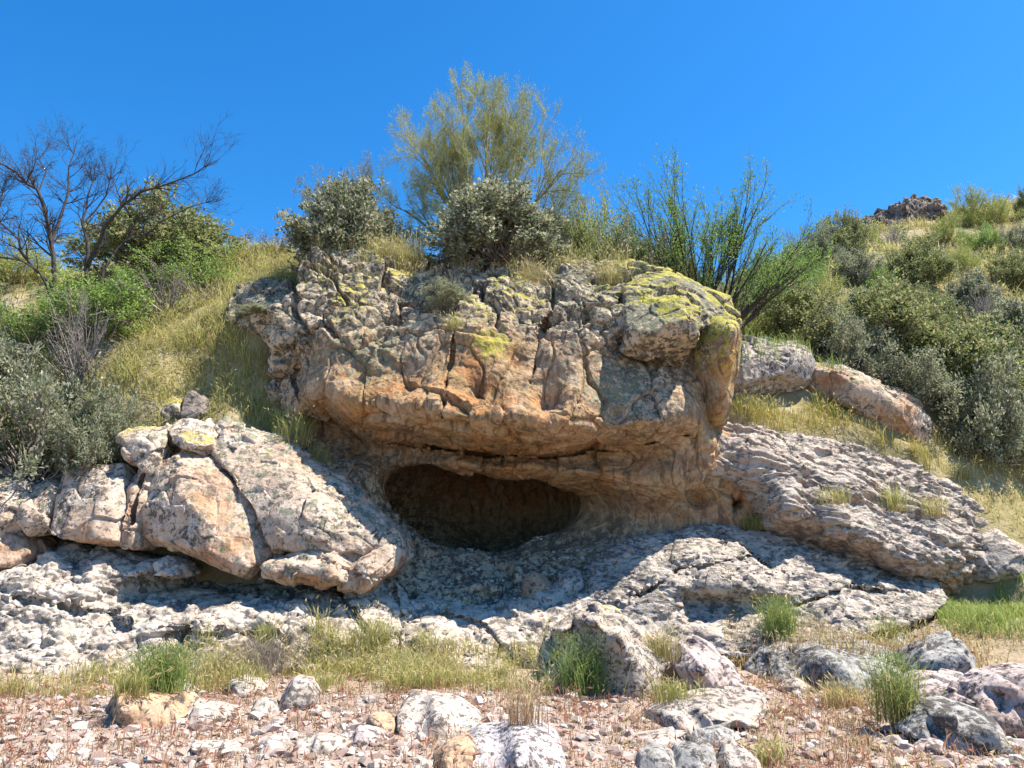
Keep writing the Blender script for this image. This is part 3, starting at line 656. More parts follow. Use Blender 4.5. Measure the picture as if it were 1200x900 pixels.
block('boulder', 'pale pink grey rock between the outcrop buttress and the leaning slab', [(845, 405, 13.25), (862, 392, 13.65), (900, 388, 13.85), (940, 400, 13.85), (958, 425, 13.65), (950, 448, 13.45), (905, 455, 13.35), (852, 458, 13.15), (842, 440, 13.15)], [(890, 415, 13.20), (890, 440, 13.10), (930, 430, 13.25)], 14.8, 'boulder', warm=.1, lich=.2, seed=36, h=.03, chips=16, chipd=.13)
block('boulder', 'knobby white and black lichened rock left of the big outcrop', [(268, 352, 13.6), (280, 332, 13.9), (310, 326, 14.0), (338, 330, 13.9), (350, 350, 13.5), (345, 378, 13.2), (310, 392, 13.1), (285, 384, 13.2), (272, 368, 13.4)], [(300, 350, 13.3), (320, 370, 13.05), (290, 368, 13.2)], 14.6, 'tuff', warm=0, lich=.5, yel=.15, seed=37, knob=.8, h=.03)

# ------------------------------------------------------------------ loose boulders on the wash floor
GW = 'loose boulders on the wash floor'
def boulder(label, out, depth, mat='boulder', edge=None, Y0=None, seed=0, warm=.1, lich=.08, yel=0., k=.05, h=None, facet=.09, amp=.8, lean=.55, group=GW, name='boulder', pits=0., knob=0., chips=18, chipd=.15, turn=0.):
    py = [p[1] for p in out]; lo, hi = max(py), min(py)
    pxm = sum(p[0] for p in out) / len(out)
    if Y0 is None: Y0 = ground_hit(pxm, lo - 2)[1]
    o = []
    x0, x1 = min(p[0] for p in out), max(p[0] for p in out)
    ex = edge[0][0] * .4 + edge[-1][0] * .6 if edge else pxm
    for (x, y) in out:
        s = (lo - y) / max(1, lo - hi)
        yy = y + (6 if s < .18 else 0)
        o.append((x, yy, Y0 + depth * lean * s + turn * depth * max(0, (ex - x) / max(1, ex - x0)) * (1 - .5 * s)))
    c = []
    if edge: c.append([(x, y, Y0 + depth * .04) for x, y in edge])
    else:
        cx, cy = pxm, lo * .6 + hi * .4
        c.append((cx, cy, Y0 + depth * .02))
        c.append((cx, lo * .25 + hi * .75, Y0 + depth * .22))
    w = (max(p[0] for p in out) - min(p[0] for p in out)) * Y0 / FPX
    if h is None: h = min(.022, max(.008, w / 45))
    sc_ = min(1, max(.25, w / 1.2))
    return block(name, label, o, c, Y0 + depth, mat, group, warm, lich, yel, seed, h, k * sc_, facet * sc_, amp * sc_, sub=w > .5, pits=pits * sc_, knob=knob * sc_, wob=.03 * sc_, grow=.012 * sc_, chips=chips, chipd=chipd, c=(.07 if edge else .16) * sc_, lam=.001)

boulder('large wedge shaped boulder with sunlit right flank and yellow lichen on its peak', [(640, 815), (636, 770), (648, 740), (672, 728), (700, 714), (722, 716), (745, 735), (772, 748), (778, 775), (770, 818), (700, 822)], 1.5, 'boulder', [(660, 740), (700, 726), (722, 738), (740, 770), (764, 812)], seed=41, turn=.5, chips=0, warm=.35, lich=.2, yel=.35, lean=.6)
boulder('pale boulder with a dark left side just right of the large wedge shaped boulder', [(774, 815), (776, 785), (800, 755), (815, 747), (835, 756), (858, 780), (870, 800), (866, 815), (830, 822)], 1.2, 'pink', [(806, 760), (818, 772), (830, 795), (836, 814)], seed=42, lean=.6, turn=.6, chips=2, chipd=.05)
boulder('wide dark fronted slab with a grey streaked top near the right bank', [(912, 800), (914, 772), (928, 758), (965, 746), (1000, 750), (1040, 762), (1070, 768), (1086, 775), (1078, 800), (1030, 808), (950, 808)], 1.3, 'slate', [(918, 776), (960, 772), (1010, 778), (1060, 788)], seed=43, chips=8, chipd=.06, lean=.75, lich=.2, facet=.06)
boulder('low pale slab between the wide dark fronted slab and the black grey rock', [(1045, 788), (1048, 773), (1075, 766), (1102, 770), (1104, 785), (1090, 794)], .6, 'slate', seed=44, lean=.7)
boulder('black and grey craggy rock resting on the pink slab', [(1086, 790), (1090, 765), (1108, 752), (1125, 749), (1145, 760), (1160, 785), (1158, 797), (1120, 799)], .9, 'slate', seed=45, lean=.5, facet=.16, knob=.4, Y0=8.35)
boulder('pink slab with a speckled top beneath the craggy grey rock', [(1072, 832), (1074, 800), (1085, 791), (1120, 789), (1155, 795), (1165, 805), (1160, 830), (1110, 836)], .9, 'pink', [(1076, 803), (1110, 818), (1155, 826)], seed=46, lean=.7)
boulder('brown block cut by the right edge of the view, behind the smooth grey boulder', [(1158, 862), (1158, 805), (1168, 793), (1200, 788), (1250, 790), (1262, 865), (1200, 872)], 1.0, 'pink', [(1165, 812), (1200, 808), (1250, 810)], seed=47, warm=.4, lean=.55)
boulder('smooth grey boulder sloping down to the right, dark below', [(1086, 868), (1086, 840), (1098, 825), (1125, 824), (1155, 834), (1178, 855), (1195, 882), (1170, 888), (1130, 878)], .75, 'slate', [(1092, 842), (1125, 842), (1160, 858), (1185, 878)], seed=48, chips=3, chipd=.06, lean=.6, facet=.03, amp=.4)
boulder('flat pale slab with a dark broken left end, in front of the wedge boulders', [(770, 862), (766, 845), (800, 828), (850, 810), (885, 806), (920, 832), (915, 845), (860, 852), (812, 866)], .9, 'boulder', [(805, 842), (860, 842), (908, 843)], seed=49, lean=.85, facet=.05)
boulder('narrow pale sliver of stone at the foot of the flat pale slab', [(742, 878), (748, 868), (790, 855), (812, 856), (815, 864), (780, 880), (755, 884)], .5, 'boulder', seed=50, lean=.8)
boulder('dull grey stone tucked under the front edge of the flat pale slab', [(818, 874), (822, 858), (845, 850), (868, 862), (866, 876), (840, 880)], .4, 'slate', seed=51, lean=.7)
boulder('round white boulder in the middle of the wash', [(464, 858), (464, 838), (478, 822), (505, 816), (538, 822), (560, 838), (565, 852), (555, 864), (510, 868), (475, 866)], .75, 'boulder', seed=52, chips=3, chipd=.06, lean=.75, facet=.04, amp=.5)
boulder('lilac grey pitted boulder cut by the bottom edge of the view', [(545, 920), (548, 872), (560, 858), (600, 852), (630, 856), (655, 876), (672, 920), (610, 930)], .9, 'lilac', seed=53, chips=3, chipd=.06, lean=.7, facet=.03, amp=.4, Y0=5.55)
boulder('tan wedge stone against the left side of the lilac grey boulder', [(503, 915), (506, 885), (522, 873), (548, 866), (556, 880), (552, 920), (525, 925)], .5, 'orange', [(520, 890), (530, 910)], seed=54, turn=.7, chips=3, chipd=.06, lean=.6, Y0=5.6)
boulder('tan orange boulder with a black shaded left face', [(128, 850), (130, 822), (142, 806), (158, 801), (175, 804), (200, 825), (208, 843), (196, 852), (165, 854)], .75, 'orange', [(142, 815), (158, 825), (166, 848)], seed=55, lean=.55, facet=.05, chips=0, k=.03, turn=.9)
boulder('white cobble slab right of the tan orange boulder', [(208, 848), (210, 832), (226, 823), (255, 824), (275, 832), (272, 848), (240, 852)], .5, 'boulder', seed=56, lean=.75)
boulder('mottled round stone behind the tan orange boulder', [(184, 820), (187, 807), (200, 799), (214, 804), (220, 816), (205, 824)], .4, 'boulder', seed=57, lich=.3)
boulder('upright white rock beneath the dry grey shrub', [(322, 834), (330, 815), (345, 798), (360, 800), (366, 818), (358, 832), (340, 838)], .5, 'boulder', seed=58, lean=.5, facet=.15)
boulder('knobby white rock lying in grass left of the upright white rock', [(262, 818), (268, 800), (282, 793), (298, 798), (302, 812), (285, 822)], .45, 'boulder', seed=59)
boulder('small white rock sitting below the knobby white rock', [(288, 842), (292, 826), (306, 819), (318, 824), (318, 838), (302, 845)], .35, 'boulder', seed=60)
boulder('long pale slab with a dark end at the bottom left of the wash', [(212, 892), (214, 872), (226, 866), (260, 869), (288, 878), (284, 894), (245, 898)], .5, 'boulder', [(222, 876), (255, 882), (280, 888)], seed=61, turn=.7, chips=3, chipd=.06, lean=.7)
boulder('rough white stone right of the long pale slab', [(294, 888), (298, 872), (314, 865), (330, 872), (328, 886), (310, 892)], .4, 'boulder', seed=62)
boulder('half buried pale stone left of the rusty weeds', [(338, 888), (345, 872), (372, 863), (398, 866), (400, 884), (370, 892)], .5, 'boulder', seed=63, lean=.8)
boulder('pinkish flat stone among rusty weeds near the round white boulder', [(398, 876), (402, 860), (420, 854), (442, 860), (446, 874), (420, 880)], .4, 'pink', seed=64, lean=.8)
boulder('tan stone with a black left side touching the round white boulder', [(425, 862), (426, 846), (436, 839), (455, 842), (464, 854), (458, 864)], .4, 'orange', [(434, 846), (442, 860)], seed=65, turn=.8, chips=2, chipd=.05)
boulder('dark stone at the bottom edge beneath the pale sliver', [(752, 918), (756, 890), (772, 882), (795, 892), (802, 915), (775, 925)], .5, 'slate', seed=66, Y0=5.5)
boulder('black and white angular stone at the bottom edge of the wash', [(796, 912), (800, 884), (815, 876), (838, 884), (848, 910), (820, 920)], .5, 'slate', seed=67, facet=.2, Y0=5.55)
boulder('bright leaning shard of rock at the bottom edge of the wash', [(846, 905), (852, 876), (862, 874), (890, 892), (902, 915), (870, 925)], .4, 'boulder', [(852, 884), (876, 902)], seed=68, lean=.6, Y0=5.6)
boulder('small white shard in front of the wide dark fronted slab', [(918, 812), (924, 800), (938, 796), (954, 806), (956, 815), (935, 818)], .35, 'boulder', seed=69)
boulder('pinkish stone half sunk above the pale dark sided boulder', [(883, 772), (886, 762), (896, 757), (908, 764), (908, 773), (895, 776)], .3, 'pink', seed=70)
boulder('rust topped stone at the foot of the pale grey slab', [(918, 748), (922, 738), (938, 733), (955, 740), (954, 750), (935, 753)], .4, 'pink', seed=71, warm=.5)
boulder('grey lump of rock behind the wide dark fronted slab', [(1004, 758), (1008, 746), (1022, 741), (1036, 748), (1038, 760), (1020, 763)], .4, 'slate', seed=72)
boulder('brownish stone in dry grass under the bright green bank', [(1044, 758), (1048, 745), (1062, 742), (1074, 750), (1072, 760), (1056, 763)], .4, 'boulder', seed=73, warm=.3)
boulder('pale pink stone lying in the gravel at the bottom right', [(1084, 882), (1088, 870), (1102, 866), (1116, 873), (1114, 884), (1098, 888)], .3, 'pink', seed=74)
boulder('round tan stone at the shadow edge below the cave', [(612, 698), (614, 680), (626, 671), (642, 674), (650, 688), (644, 699), (626, 702)], .5, 'orange', seed=75, Y0=11.35, group='stones on the cave sill')
boulder('small grey stone at the left end of the cave slab', [(654, 690), (656, 674), (668, 666), (682, 672), (686, 688), (668, 694)], .45, 'boulder', seed=76, Y0=11.4, group='stones on the cave sill')
boulder('squat pale stone wedged where the slab meets the cave sill', [(684, 706), (686, 688), (700, 682), (712, 690), (714, 706), (698, 711)], .4, 'boulder', seed=77, Y0=11.1, group='stones on the cave sill')
boulder('small dark cubic rock standing in grass above the left ledge', [(209, 486), (209, 468), (216, 458), (228, 456), (236, 466), (237, 482), (224, 490)], .5, 'far', seed=78, Y0=12.3, facet=.2, group='stones above the left ledge')
boulder('small yellow spotted rock beside the dark cubic rock', [(186, 490), (188, 472), (198, 463), (208, 468), (209, 486), (198, 492)], .45, 'tuff', seed=79, Y0=12.3, yel=.9, lich=.3, group='stones above the left ledge')
# far craggy outcrop on the ridge
block('rock_outcrop', 'far dark brown craggy outcrop on the ridge skyline', [(1008, 278, 32), (1010, 262, 33), (1030, 250, 33.5), (1050, 240, 34), (1075, 236, 34), (1100, 236, 34), (1106, 250, 33.5), (1104, 275, 32.5), (1060, 285, 31.5), (1030, 285, 31.5)],
      [(1040, 262, 31.8), (1080, 255, 32), (1095, 245, 32.2)], 36, 'far', seed=80, h=.10, k=.15, facet=.5, amp=2.5, cat='rock outcrop', warm=.2, lich=.2, knob=1.2, wob=.3)

# ------------------------------------------------------------------ gravel of the wash floor (nobody could count it)
rs = np.random.RandomState(4)
def hull_stone(rs):
    import bmesh
    bm = bmesh.new()
    for _ in range(13):
        v = rs.normal(size=3); v /= np.linalg.norm(v); v *= np.array([1, .8, .55]) * rs.uniform(.8, 1.05)
        bm.verts.new(v)
    r = bmesh.ops.convex_hull(bm, input=bm.verts)
    bmesh.ops.delete(bm, geom=[g for g in r['geom_interior'] if isinstance(g, bmesh.types.BMVert)], context='VERTS')
    bmesh.ops.triangulate(bm, faces=bm.faces)
    bm.verts.ensure_lookup_table(); bm.verts.index_update()
    V = np.array([v.co[:] for v in bm.verts]); F = np.array([[v.index for v in f.verts] for f in bm.faces])
    bm.free()
    return V, F
stones = [hull_stone(rs) for _ in range(14)]
def scatter_stones(P, size, rs, pal):
    Vs, Fs, Cs, n = [], [], [], 0
    k = rs.randint(0, len(stones), len(P)); a = rs.uniform(0, 6.28, len(P))
    ci = rs.randint(0, len(pal), len(P))
    for q in range(len(stones)):
        ix = np.nonzero(k == q)[0]
        if not len(ix): continue
        V, F = stones[q]
        ca, sa = np.cos(a[ix])[:, None], np.sin(a[ix])[:, None]
        s = size[ix][:, None]
        X = (V[None, :, 0] * ca - V[None, :, 1] * sa) * s + P[ix, 0:1]
        Y = (V[None, :, 0] * sa + V[None, :, 1] * ca) * s + P[ix, 1:2]
        Z = V[None, :, 2] * s + P[ix, 2:3] + .1 * s
        Vs.append(np.stack([X, Y, Z], -1).reshape(-1, 3))
        Fs.append((F[None] + (np.arange(len(ix)) * len(V))[:, None, None] + n).reshape(-1, 3)); n += len(ix) * len(V)
        c = np.array(pal)[ci[ix]] * rs.uniform(.75, 1.2, (len(ix), 1))
        Cs.append(np.repeat(c, len(V), 0))
    return np.concatenate(Vs), np.concatenate(Fs), np.concatenate(Cs)
T = NT('gravel_stone')
T.link(T.mix(T.ramp(T.noise(T.pos(), 60, 4), .4, .7, 0, .5), T.attr('Col').outputs['Color'], (.2, .16, .14)), T.b.inputs['Base Color'])
T.b.inputs['Roughness'].default_value = .95; T.b.inputs['Specular IOR Level'].default_value = .15
n = 26000
gy_ = rs.uniform(4.2, 9.6, n) ; gx_ = rs.uniform(-1, 1, n) * (gy_ * .78 + .5)
size = .008 + .016 * rs.rand(n) ** 2 + .085 * rs.rand(n) ** 11
keep = rs.rand(n) < np.where(gy_ > 8.4, .35, 1)
gx_, gy_, size = gx_[keep], gy_[keep], size[keep]
pal = [(.43, .36, .31), (.36, .28, .23), (.46, .41, .36), (.32, .22, .18), (.24, .18, .15), (.39, .30, .26), (.5, .46, .41)]
Vs, Fs, Cs = scatter_stones(np.stack([gx_, gy_, ground_z(gx_, gy_)], 1), size, rs, pal)
tag(obj('gravel', mk_mesh('gravel', Vs, Fs, T.m, False, {'Col': Cs})), 'pinkish gravel and pebbles covering the wash floor', 'gravel', kind='stuff')

# ------------------------------------------------------------------ plants
bpy.context.view_layer.update()
DG = bpy.context.evaluated_depsgraph_get()
def drop(x, y):
    ok, p, n, _, o, _ = sc.ray_cast(DG, Vector((x, y, 60)), Vector((0, 0, -1)))
    return (p.z, n, o.name) if ok else (float(ground_z(x, y)), Vector((0, 0, 1)), 'ground')
def look(px, py):
    """the surface point that the photograph shows at a pixel"""
    d = Vector(px2w(px, py, 10.)) - cam.location
    ok, p, n, _, o, _ = sc.ray_cast(DG, cam.location, d.normalized())
    return (p, n, o.name) if ok else None

def tubes(polys, sides=4):
    Vs, Fs, n0 = [], [], 0
    by = {}
    for p, r in polys: by.setdefault(len(p), []).append((p, r))
    for L, lst in by.items():
        P = np.array([p for p, r in lst], float); Rr = np.array([r for p, r in lst], float)
        D = np.gradient(P, axis=1); D /= np.linalg.norm(D, axis=2)[..., None] + 1e-9
        ref = np.where(np.abs(D[:, :1, 2:3]) > .8, np.array([1., 0, 0]), np.array([0, 0, 1.]))
        U = np.cross(D, np.broadcast_to(ref, D.shape)); U /= np.linalg.norm(U, axis=2)[..., None] + 1e-9
        W = np.cross(D, U)
        a = np.arange(sides) * 2 * math.pi / sides
        ring = P[:, :, None] + Rr[:, :, None, None] * (np.cos(a)[None, None, :, None] * U[:, :, None] + np.sin(a)[None, None, :, None] * W[:, :, None])
        Vs.append(ring.reshape(-1, 3))
        idx = np.arange(len(lst) * L * sides).reshape(len(lst), L, sides) + n0
        nx = np.roll(idx, -1, 2)
        Fs.append(np.stack([idx[:, :-1], nx[:, :-1], nx[:, 1:], idx[:, 1:]], -1).reshape(-1, 4))
        n0 += len(lst) * L * sides
    return np.concatenate(Vs), np.concatenate(Fs)
def unit(v): return v / (np.linalg.norm(v, axis=-1)[..., None] + 1e-9)
def leaves(P, A, L, W, C, rg):
    """folded diamond leaves at P along A"""
    n = len(P); A = unit(A)
    S = unit(np.cross(A, rg.normal(size=(n, 3)))); Nn = np.cross(A, S)
    L = L[:, None]; W = W[:, None]
    m = P + A * L * .5 + Nn * L * .0
    V = np.stack([P, m + S * W * .5 + Nn * W * .25, P + A * L - Nn * L * .06, m - S * W * .5 + Nn * W * .25], 1).reshape(-1, 3)
    F = np.arange(4 * n).reshape(n, 4)
    return V, F, np.repeat(C, 4, 0)
def pick(cols, n, rg, var=.18):
    c = np.array(cols)[rg.randint(0, len(cols), n)]
    return np.clip(c * (1 + rg.uniform(-var, var, (n, 1))) * (1 + rg.uniform(-.06, .06, (n, 3))), 0.01, 1)

def shrub_parts(seed, clumps=60, per=130, ll=.05, lw=.026, cols=((.1, .12, .05),), upright=.3, spread=.62, ragged=.3, sig=.085, tw=7, bark='bark_grey', low=.0, bare=0):
    rg = np.random.RandomState(seed)
    d = unit(rg.normal(size=(clumps * 3, 3))); d = d[d[:, 2] > -.12 + low][:clumps]
    r = np.where(rg.rand(len(d)) < .7, rg.uniform(.72, 1.0, len(d)), rg.uniform(.3, .75, len(d)))
    r = r * (1 + ragged * 1.4 * perlin(d * 1.7 + seed, seed))
    c = d * r[:, None] * np.array([spread, spread, .86]) + np.array([0, 0, .10])
    polys, P, A = [], [], []
    for i, q in enumerate(c):
        b = np.array([rg.normal() * .05, rg.normal() * .05, -.04])
        mid = b * .4 + q * .55 + rg.normal(size=3) * .04 + np.array([0, 0, -.05])
        polys.append(([b, b * .6 + mid * .4 + rg.normal(size=3) * .015, mid, q], [.013, .010, .007, .003]))
        for t in range(tw):
            td = unit(d[i] * .8 + rg.normal(size=3) * .7 + np.array([0, 0, upright]))
            s0 = mid + (q - mid) * rg.uniform(.3, 1)
            L = rg.uniform(.10, .22)
            kx = rg.normal(size=3) * .015
            polys.append(([s0, s0 + td * L * .5 + kx, s0 + td * L], [.0035, .0025, .0012]))
            m = max(1, per // tw)
            tt = rg.uniform(.1, 1.05, m)
            P.append(s0 + td * L * tt[:, None] + rg.normal(size=(m, 3)) * sig * .32); A.append(np.repeat(td[None], m, 0) + rg.normal(size=(m, 3)) * .75 + np.array([0, 0, upright]))
    for t in range(bare):
        q = unit(rg.normal(size=3)); q[2] = abs(q[2]) + .3; q = unit(q)
        e = q * rg.uniform(.8, 1.15) * np.array([spread * 1.1, spread * 1.1, .95])
        mid = e * .5 + rg.normal(size=3) * .05
        polys.append(([np.zeros(3), mid, e], [.010, .007, .002]))
        for u in range(4):
            s0 = mid + (e - mid) * rg.uniform(.1, .9); td = unit(q + rg.normal(size=3) * .6)
            L = rg.uniform(.12, .28); polys.append(([s0, s0 + td * L * .5 + rg.normal(size=3) * .02, s0 + td * L], [.004, .003, .001]))
    tv, tf = tubes(polys, 3)
    tm = mk_mesh('stems', tv, tf, M[bark], True)
    lm = None
    if per > 0:
        P = np.concatenate(P); A = np.concatenate(A)
        n = len(P)
        lv, lf, lc = leaves(P, A, ll * rg.uniform(.6, 1.25, n), lw * rg.uniform(.7, 1.2, n), pick(cols, n, rg), rg)
        lm = mk_mesh('foliage', lv, lf, M['leaf'], False, {'Col': lc})
    return tm, lm
JOJ = ((0.248, 0.264, 0.155), (0.186, 0.209, 0.109), (0.341, 0.341, 0.232), (0.139, 0.163, 0.078), (0.434, 0.419, 0.310))
GRY = ((0.325, 0.340, 0.212), (0.243, 0.268, 0.147), (0.422, 0.414, 0.292), (0.195, 0.212, 0.114))
OLV = ((0.227, 0.263, 0.096), (0.297, 0.306, 0.122), (0.166, 0.201, 0.070), (0.367, 0.350, 0.175))
GRN = ((0.235, 0.359, 0.069), (0.290, 0.414, 0.097), (0.179, 0.290, 0.055), (0.359, 0.455, 0.138))
YGR = ((0.393, 0.423, 0.106), (0.333, 0.379, 0.091), (0.469, 0.469, 0.181), (0.272, 0.318, 0.076))
KIND = {
 'leafy': [shrub_parts(100 + i, 130, 190, .046, .027, JOJ, .35, .62, .18) for i in range(2)],
 'dark': [shrub_parts(110 + i, 110, 170, .046, .026, OLV, .3, .64, .32) for i in range(3)],
 'grey': [shrub_parts(120 + i, 110, 150, .046, .022, GRY, .4, .62, .38, tw=8) for i in range(3)],
 'green': [shrub_parts(130 + i, 80, 120, .036, .020, GRN, .4, .62, .5, sig=.11) for i in range(2)],
 'yellow': [shrub_parts(140 + i, 80, 110, .040, .014, YGR, .6, .60, .45, tw=9, bark='bark_yellow') for i in range(2)],
 'twiggy': [shrub_parts(150 + i, 46, 14, .024, .010, GRY, .4, .62, .45, tw=9, bare=26) for i in range(2)],
}
_kc = {k: 0 for k in KIND}
rgp = np.random.RandomState(77)
def shrub(kind, px, py_top, w, Y=None, base=None, label='', group=None, name='shrub', cat='shrub', sink=.03, rot=None, hmul=1.0):
    """px, py_top, width in pixels as the photograph shows them; Y depth, or base = pixel row where it meets the hillside"""
    if Y is None: x, Y, z = ground_hit(px, base)
    x = px2w(px, py_top, Y)[0]
    z = drop(x, Y)[0]
    H = max(.12, (px2w(px, py_top, Y)[2] - z)) * hmul
    Wm = w * (Y + 1.5) / FPX
    v = KIND[kind][_kc[kind] % len(KIND[kind])]; _kc[kind] += 1
    r = empty(name, (x, Y, z - sink))
    r.rotation_euler = (0, 0, rgp.uniform(0, 6.28) if rot is None else rot)
    r.scale = (Wm / 1.24, Wm / 1.24, H)
    tag(r, label, cat, group)
    obj('stems', v[0], r)
    if v[1]: obj('foliage', v[1], r)
    return r

GT = 'shrubs on top of the outcrop'
shrub('leafy', 585, 218, 150, Y=13.7, label='dense rounded leafy shrub at the outcrop brink, below the tall wispy tree', group=GT)
shrub('leafy', 412, 205, 136, Y=14.4, label='dark leafy shrub on the left end of the outcrop top', group=GT)
shrub('grey', 655, 232, 70, Y=15.2, label='grey green shrub leaning against the right side of the rounded leafy shrub', group=GT)
shrub('yellow', 480, 248, 70, Y=15.2, label='low pale shrub between the dark leafy shrub and the rounded leafy shrub', group=GT)
shrub('yellow', 697, 208, 105, Y=15.0, label='thin grey yellow shrub right of the tall wispy tree', group=GT)
shrub('grey', 735, 262, 95, Y=14.6, label='low grey shrub behind straw grass on the outcrop top', group=GT)
shrub('dark', 782, 272, 80, Y=14.9, label='dull low shrub at the foot of the dark stemmed green bush', group=GT)
shrub('grey', 520, 322, 58, Y=12.35, label='small silvery plant growing on the upper outcrop face', group=GT, name='shrub')
# left slope
GL = 'shrubs on the left slope'
shrub('grey', 60, 405, 165, Y=11.95, label='large grey green shrub draped over the left ledge blocks', group=GL)
shrub('grey', -15, 385, 150, Y=12.6, label='grey green shrub cut by the left edge of the view', group=GL)
shrub('grey', 125, 455, 85, Y=11.9, label='lower grey shrub touching the upright block with a sunlit face', group=GL)
shrub('twiggy', 108, 338, 95, Y=12.9, label='tangled dead grey shrub in front of the bare tree', group=GL)
shrub('green', 130, 310, 170, Y=14.2, label='bright green feathery shrub at the foot of the bare tree', group=GL)
shrub('dark', 205, 232, 165, Y=17.0, label='round olive green shrub on the left skyline behind the bare branches', group=GL)
shrub('green', 235, 285, 120, Y=15.8, label='yellow green shrub below the skyline, right of the bare tree', group=GL)
shrub('twiggy', 205, 312, 130, Y=14.4, label='bare grey fan shaped shrub on the grassy left slope', group=GL)
shrub('yellow', 25, 285, 130, Y=17.5, label='pale yellowish shrub behind the bare tree trunks', group=GL)
shrub('green', 30, 345, 110, Y=14.0, label='green shrub between the bare tree trunk and the view edge', group=GL)
shrub('grey', 295, 402, 52, Y=13.1, label='small grey green shrub in the shade at the left foot of the outcrop', group=GL)
shrub('twiggy', 330, 278, 80, Y=17.2, label='faint leafless brush on the skyline left of the outcrop top', group=GL)
shrub('twiggy', 285, 268, 70, Y=17.8, label='sparse leafless brush on the skyline in the left dip', group=GL)
# right, close behind the ledge
GN = 'dark shrubs behind the leaning slab'
shrub('dark', 935, 340, 114, Y=15.3, label='dark dense shrub behind the pale rock beside the outcrop', group=GN)
shrub('dark', 1030, 330, 132, Y=15.6, label='biggest dark shrub, spreading over the leaning slab', group=GN)
shrub('dark', 1115, 362, 132, Y=15.2, label='dark green shrub above the lower end of the leaning slab', group=GN)
shrub('grey', 1145, 415, 105, Y=14.0, label='grey speckled shrub right of the leaning slab', group=GN)
shrub('grey', 985, 360, 90, Y=14.6, label='small grey olive shrub at the upper end of the leaning slab', group=GN)
shrub('dark', 1205, 400, 96, Y=14.8, label='dark shrub at the right edge of the view above straw grass', group=GN)
shrub('grey', 1060, 405, 95, Y=14.4, label='low silvery shrub just above the middle of the leaning slab', group=GN)
shrub('leafy', 1190, 345, 105, Y=17.0, label='grey leafy shrub at the right edge behind the speckled shrub', group=GN)
shrub('yellow', 870, 330, 70, Y=15.4, label='straw coloured shrub tucked behind the lichened cap block', group=GN)
# hillside
GH = 'shrubs on the right hillside'
HILL = [
 ('green', 905, 283, 95, 362, 'vivid green shrub on the hillside right of the dark stemmed bush'),
 ('green', 945, 300, 60, 345, 'smaller green shrub beside the vivid green shrub'),
 ('grey', 958, 262, 62, 312, 'grey shrub on the skyline above the vivid green shrub'),
 ('twiggy', 935, 262, 50, 305, 'bare brown shrub on the skyline in the hill saddle'),
 ('dark', 985, 245, 68, 300, 'round grey topped shrub on the skyline left of the far outcrop'),
 ('dark', 1070, 275, 98, 335, 'large dark shrub in the middle of the hillside'),
 ('grey', 1000, 290, 70, 335, 'grey shrub on the bare streak of the hillside'),
 ('yellow', 965, 318, 75, 355, 'low olive yellow shrub below the bare streak of the hillside'),
 ('green', 1028, 312, 60, 345, 'small green shrub left of the large dark hillside shrub'),
 ('twiggy', 1045, 255, 45, 290, 'thin leafless shrub just under the far outcrop'),
 ('yellow', 1130, 212, 70, 265, 'tall olive yellow shrub crowning the ridge right of the far outcrop'),
 ('yellow', 1165, 225, 60, 262, 'second yellowish ridge shrub, lower than the crowning one'),
 ('twiggy', 1060, 228, 40, 248, 'tiny bare shrub growing on top of the far outcrop'),
 ('dark', 1197, 222, 28, 255, 'narrow dark bush on the ridge at the right edge of the view'),
 ('yellow', 1105, 245, 55, 285, 'olive shrub in front of the right end of the far outcrop'),
 ('green', 1145, 258, 62, 300, 'bright green shrub under the ridge shrubs'),
 ('yellow', 1125, 285, 58, 318, 'patchy yellowish shrub right of the large dark hillside shrub'),
 ('dark', 1190, 290, 80, 340, 'dark shrub on the hillside at the right edge of the view'),
 ('leafy', 1130, 318, 80, 368, 'whitish dry looking shrub on the right hillside'),
 ('twiggy', 1150, 325, 80, 415, 'bare grey branching shrub standing before the whitish shrub'),
 ('grey', 1180, 262, 58, 295, 'pale shrub below the ridge at the right side'),
 ('yellow', 1015, 262, 42, 290, 'small olive shrub at the left foot of the far outcrop'),
 ('dark', 1088, 335, 85, 390, 'dull green shrub below the large dark hillside shrub'),
 ('leafy', 1010, 335, 85, 385, 'mottled shrub behind the biggest dark shrub'),
 ('yellow', 1048, 345, 70, 395, 'yellow green shrub among the dark ones behind the leaning slab'),
 ('green', 1100, 380, 50, 415, 'little green shrub between the dark shrubs on the right'),
 ('grey', 925, 325, 70, 372, 'faded shrub in front of the vivid green shrub'),
 ('yellow', 880, 305, 60, 350, 'pale shrub half hidden by the dark stemmed bush'),
 ('grey', 1250, 240, 90, 320, 'wide shrub just outside the right edge near the ridge'),
]
for k, px_, pt, w, b, lab in HILL:
    if px_ > 1215: continue
    shrub(k, px_, pt, w * .76, base=b, label=lab, group=GH)

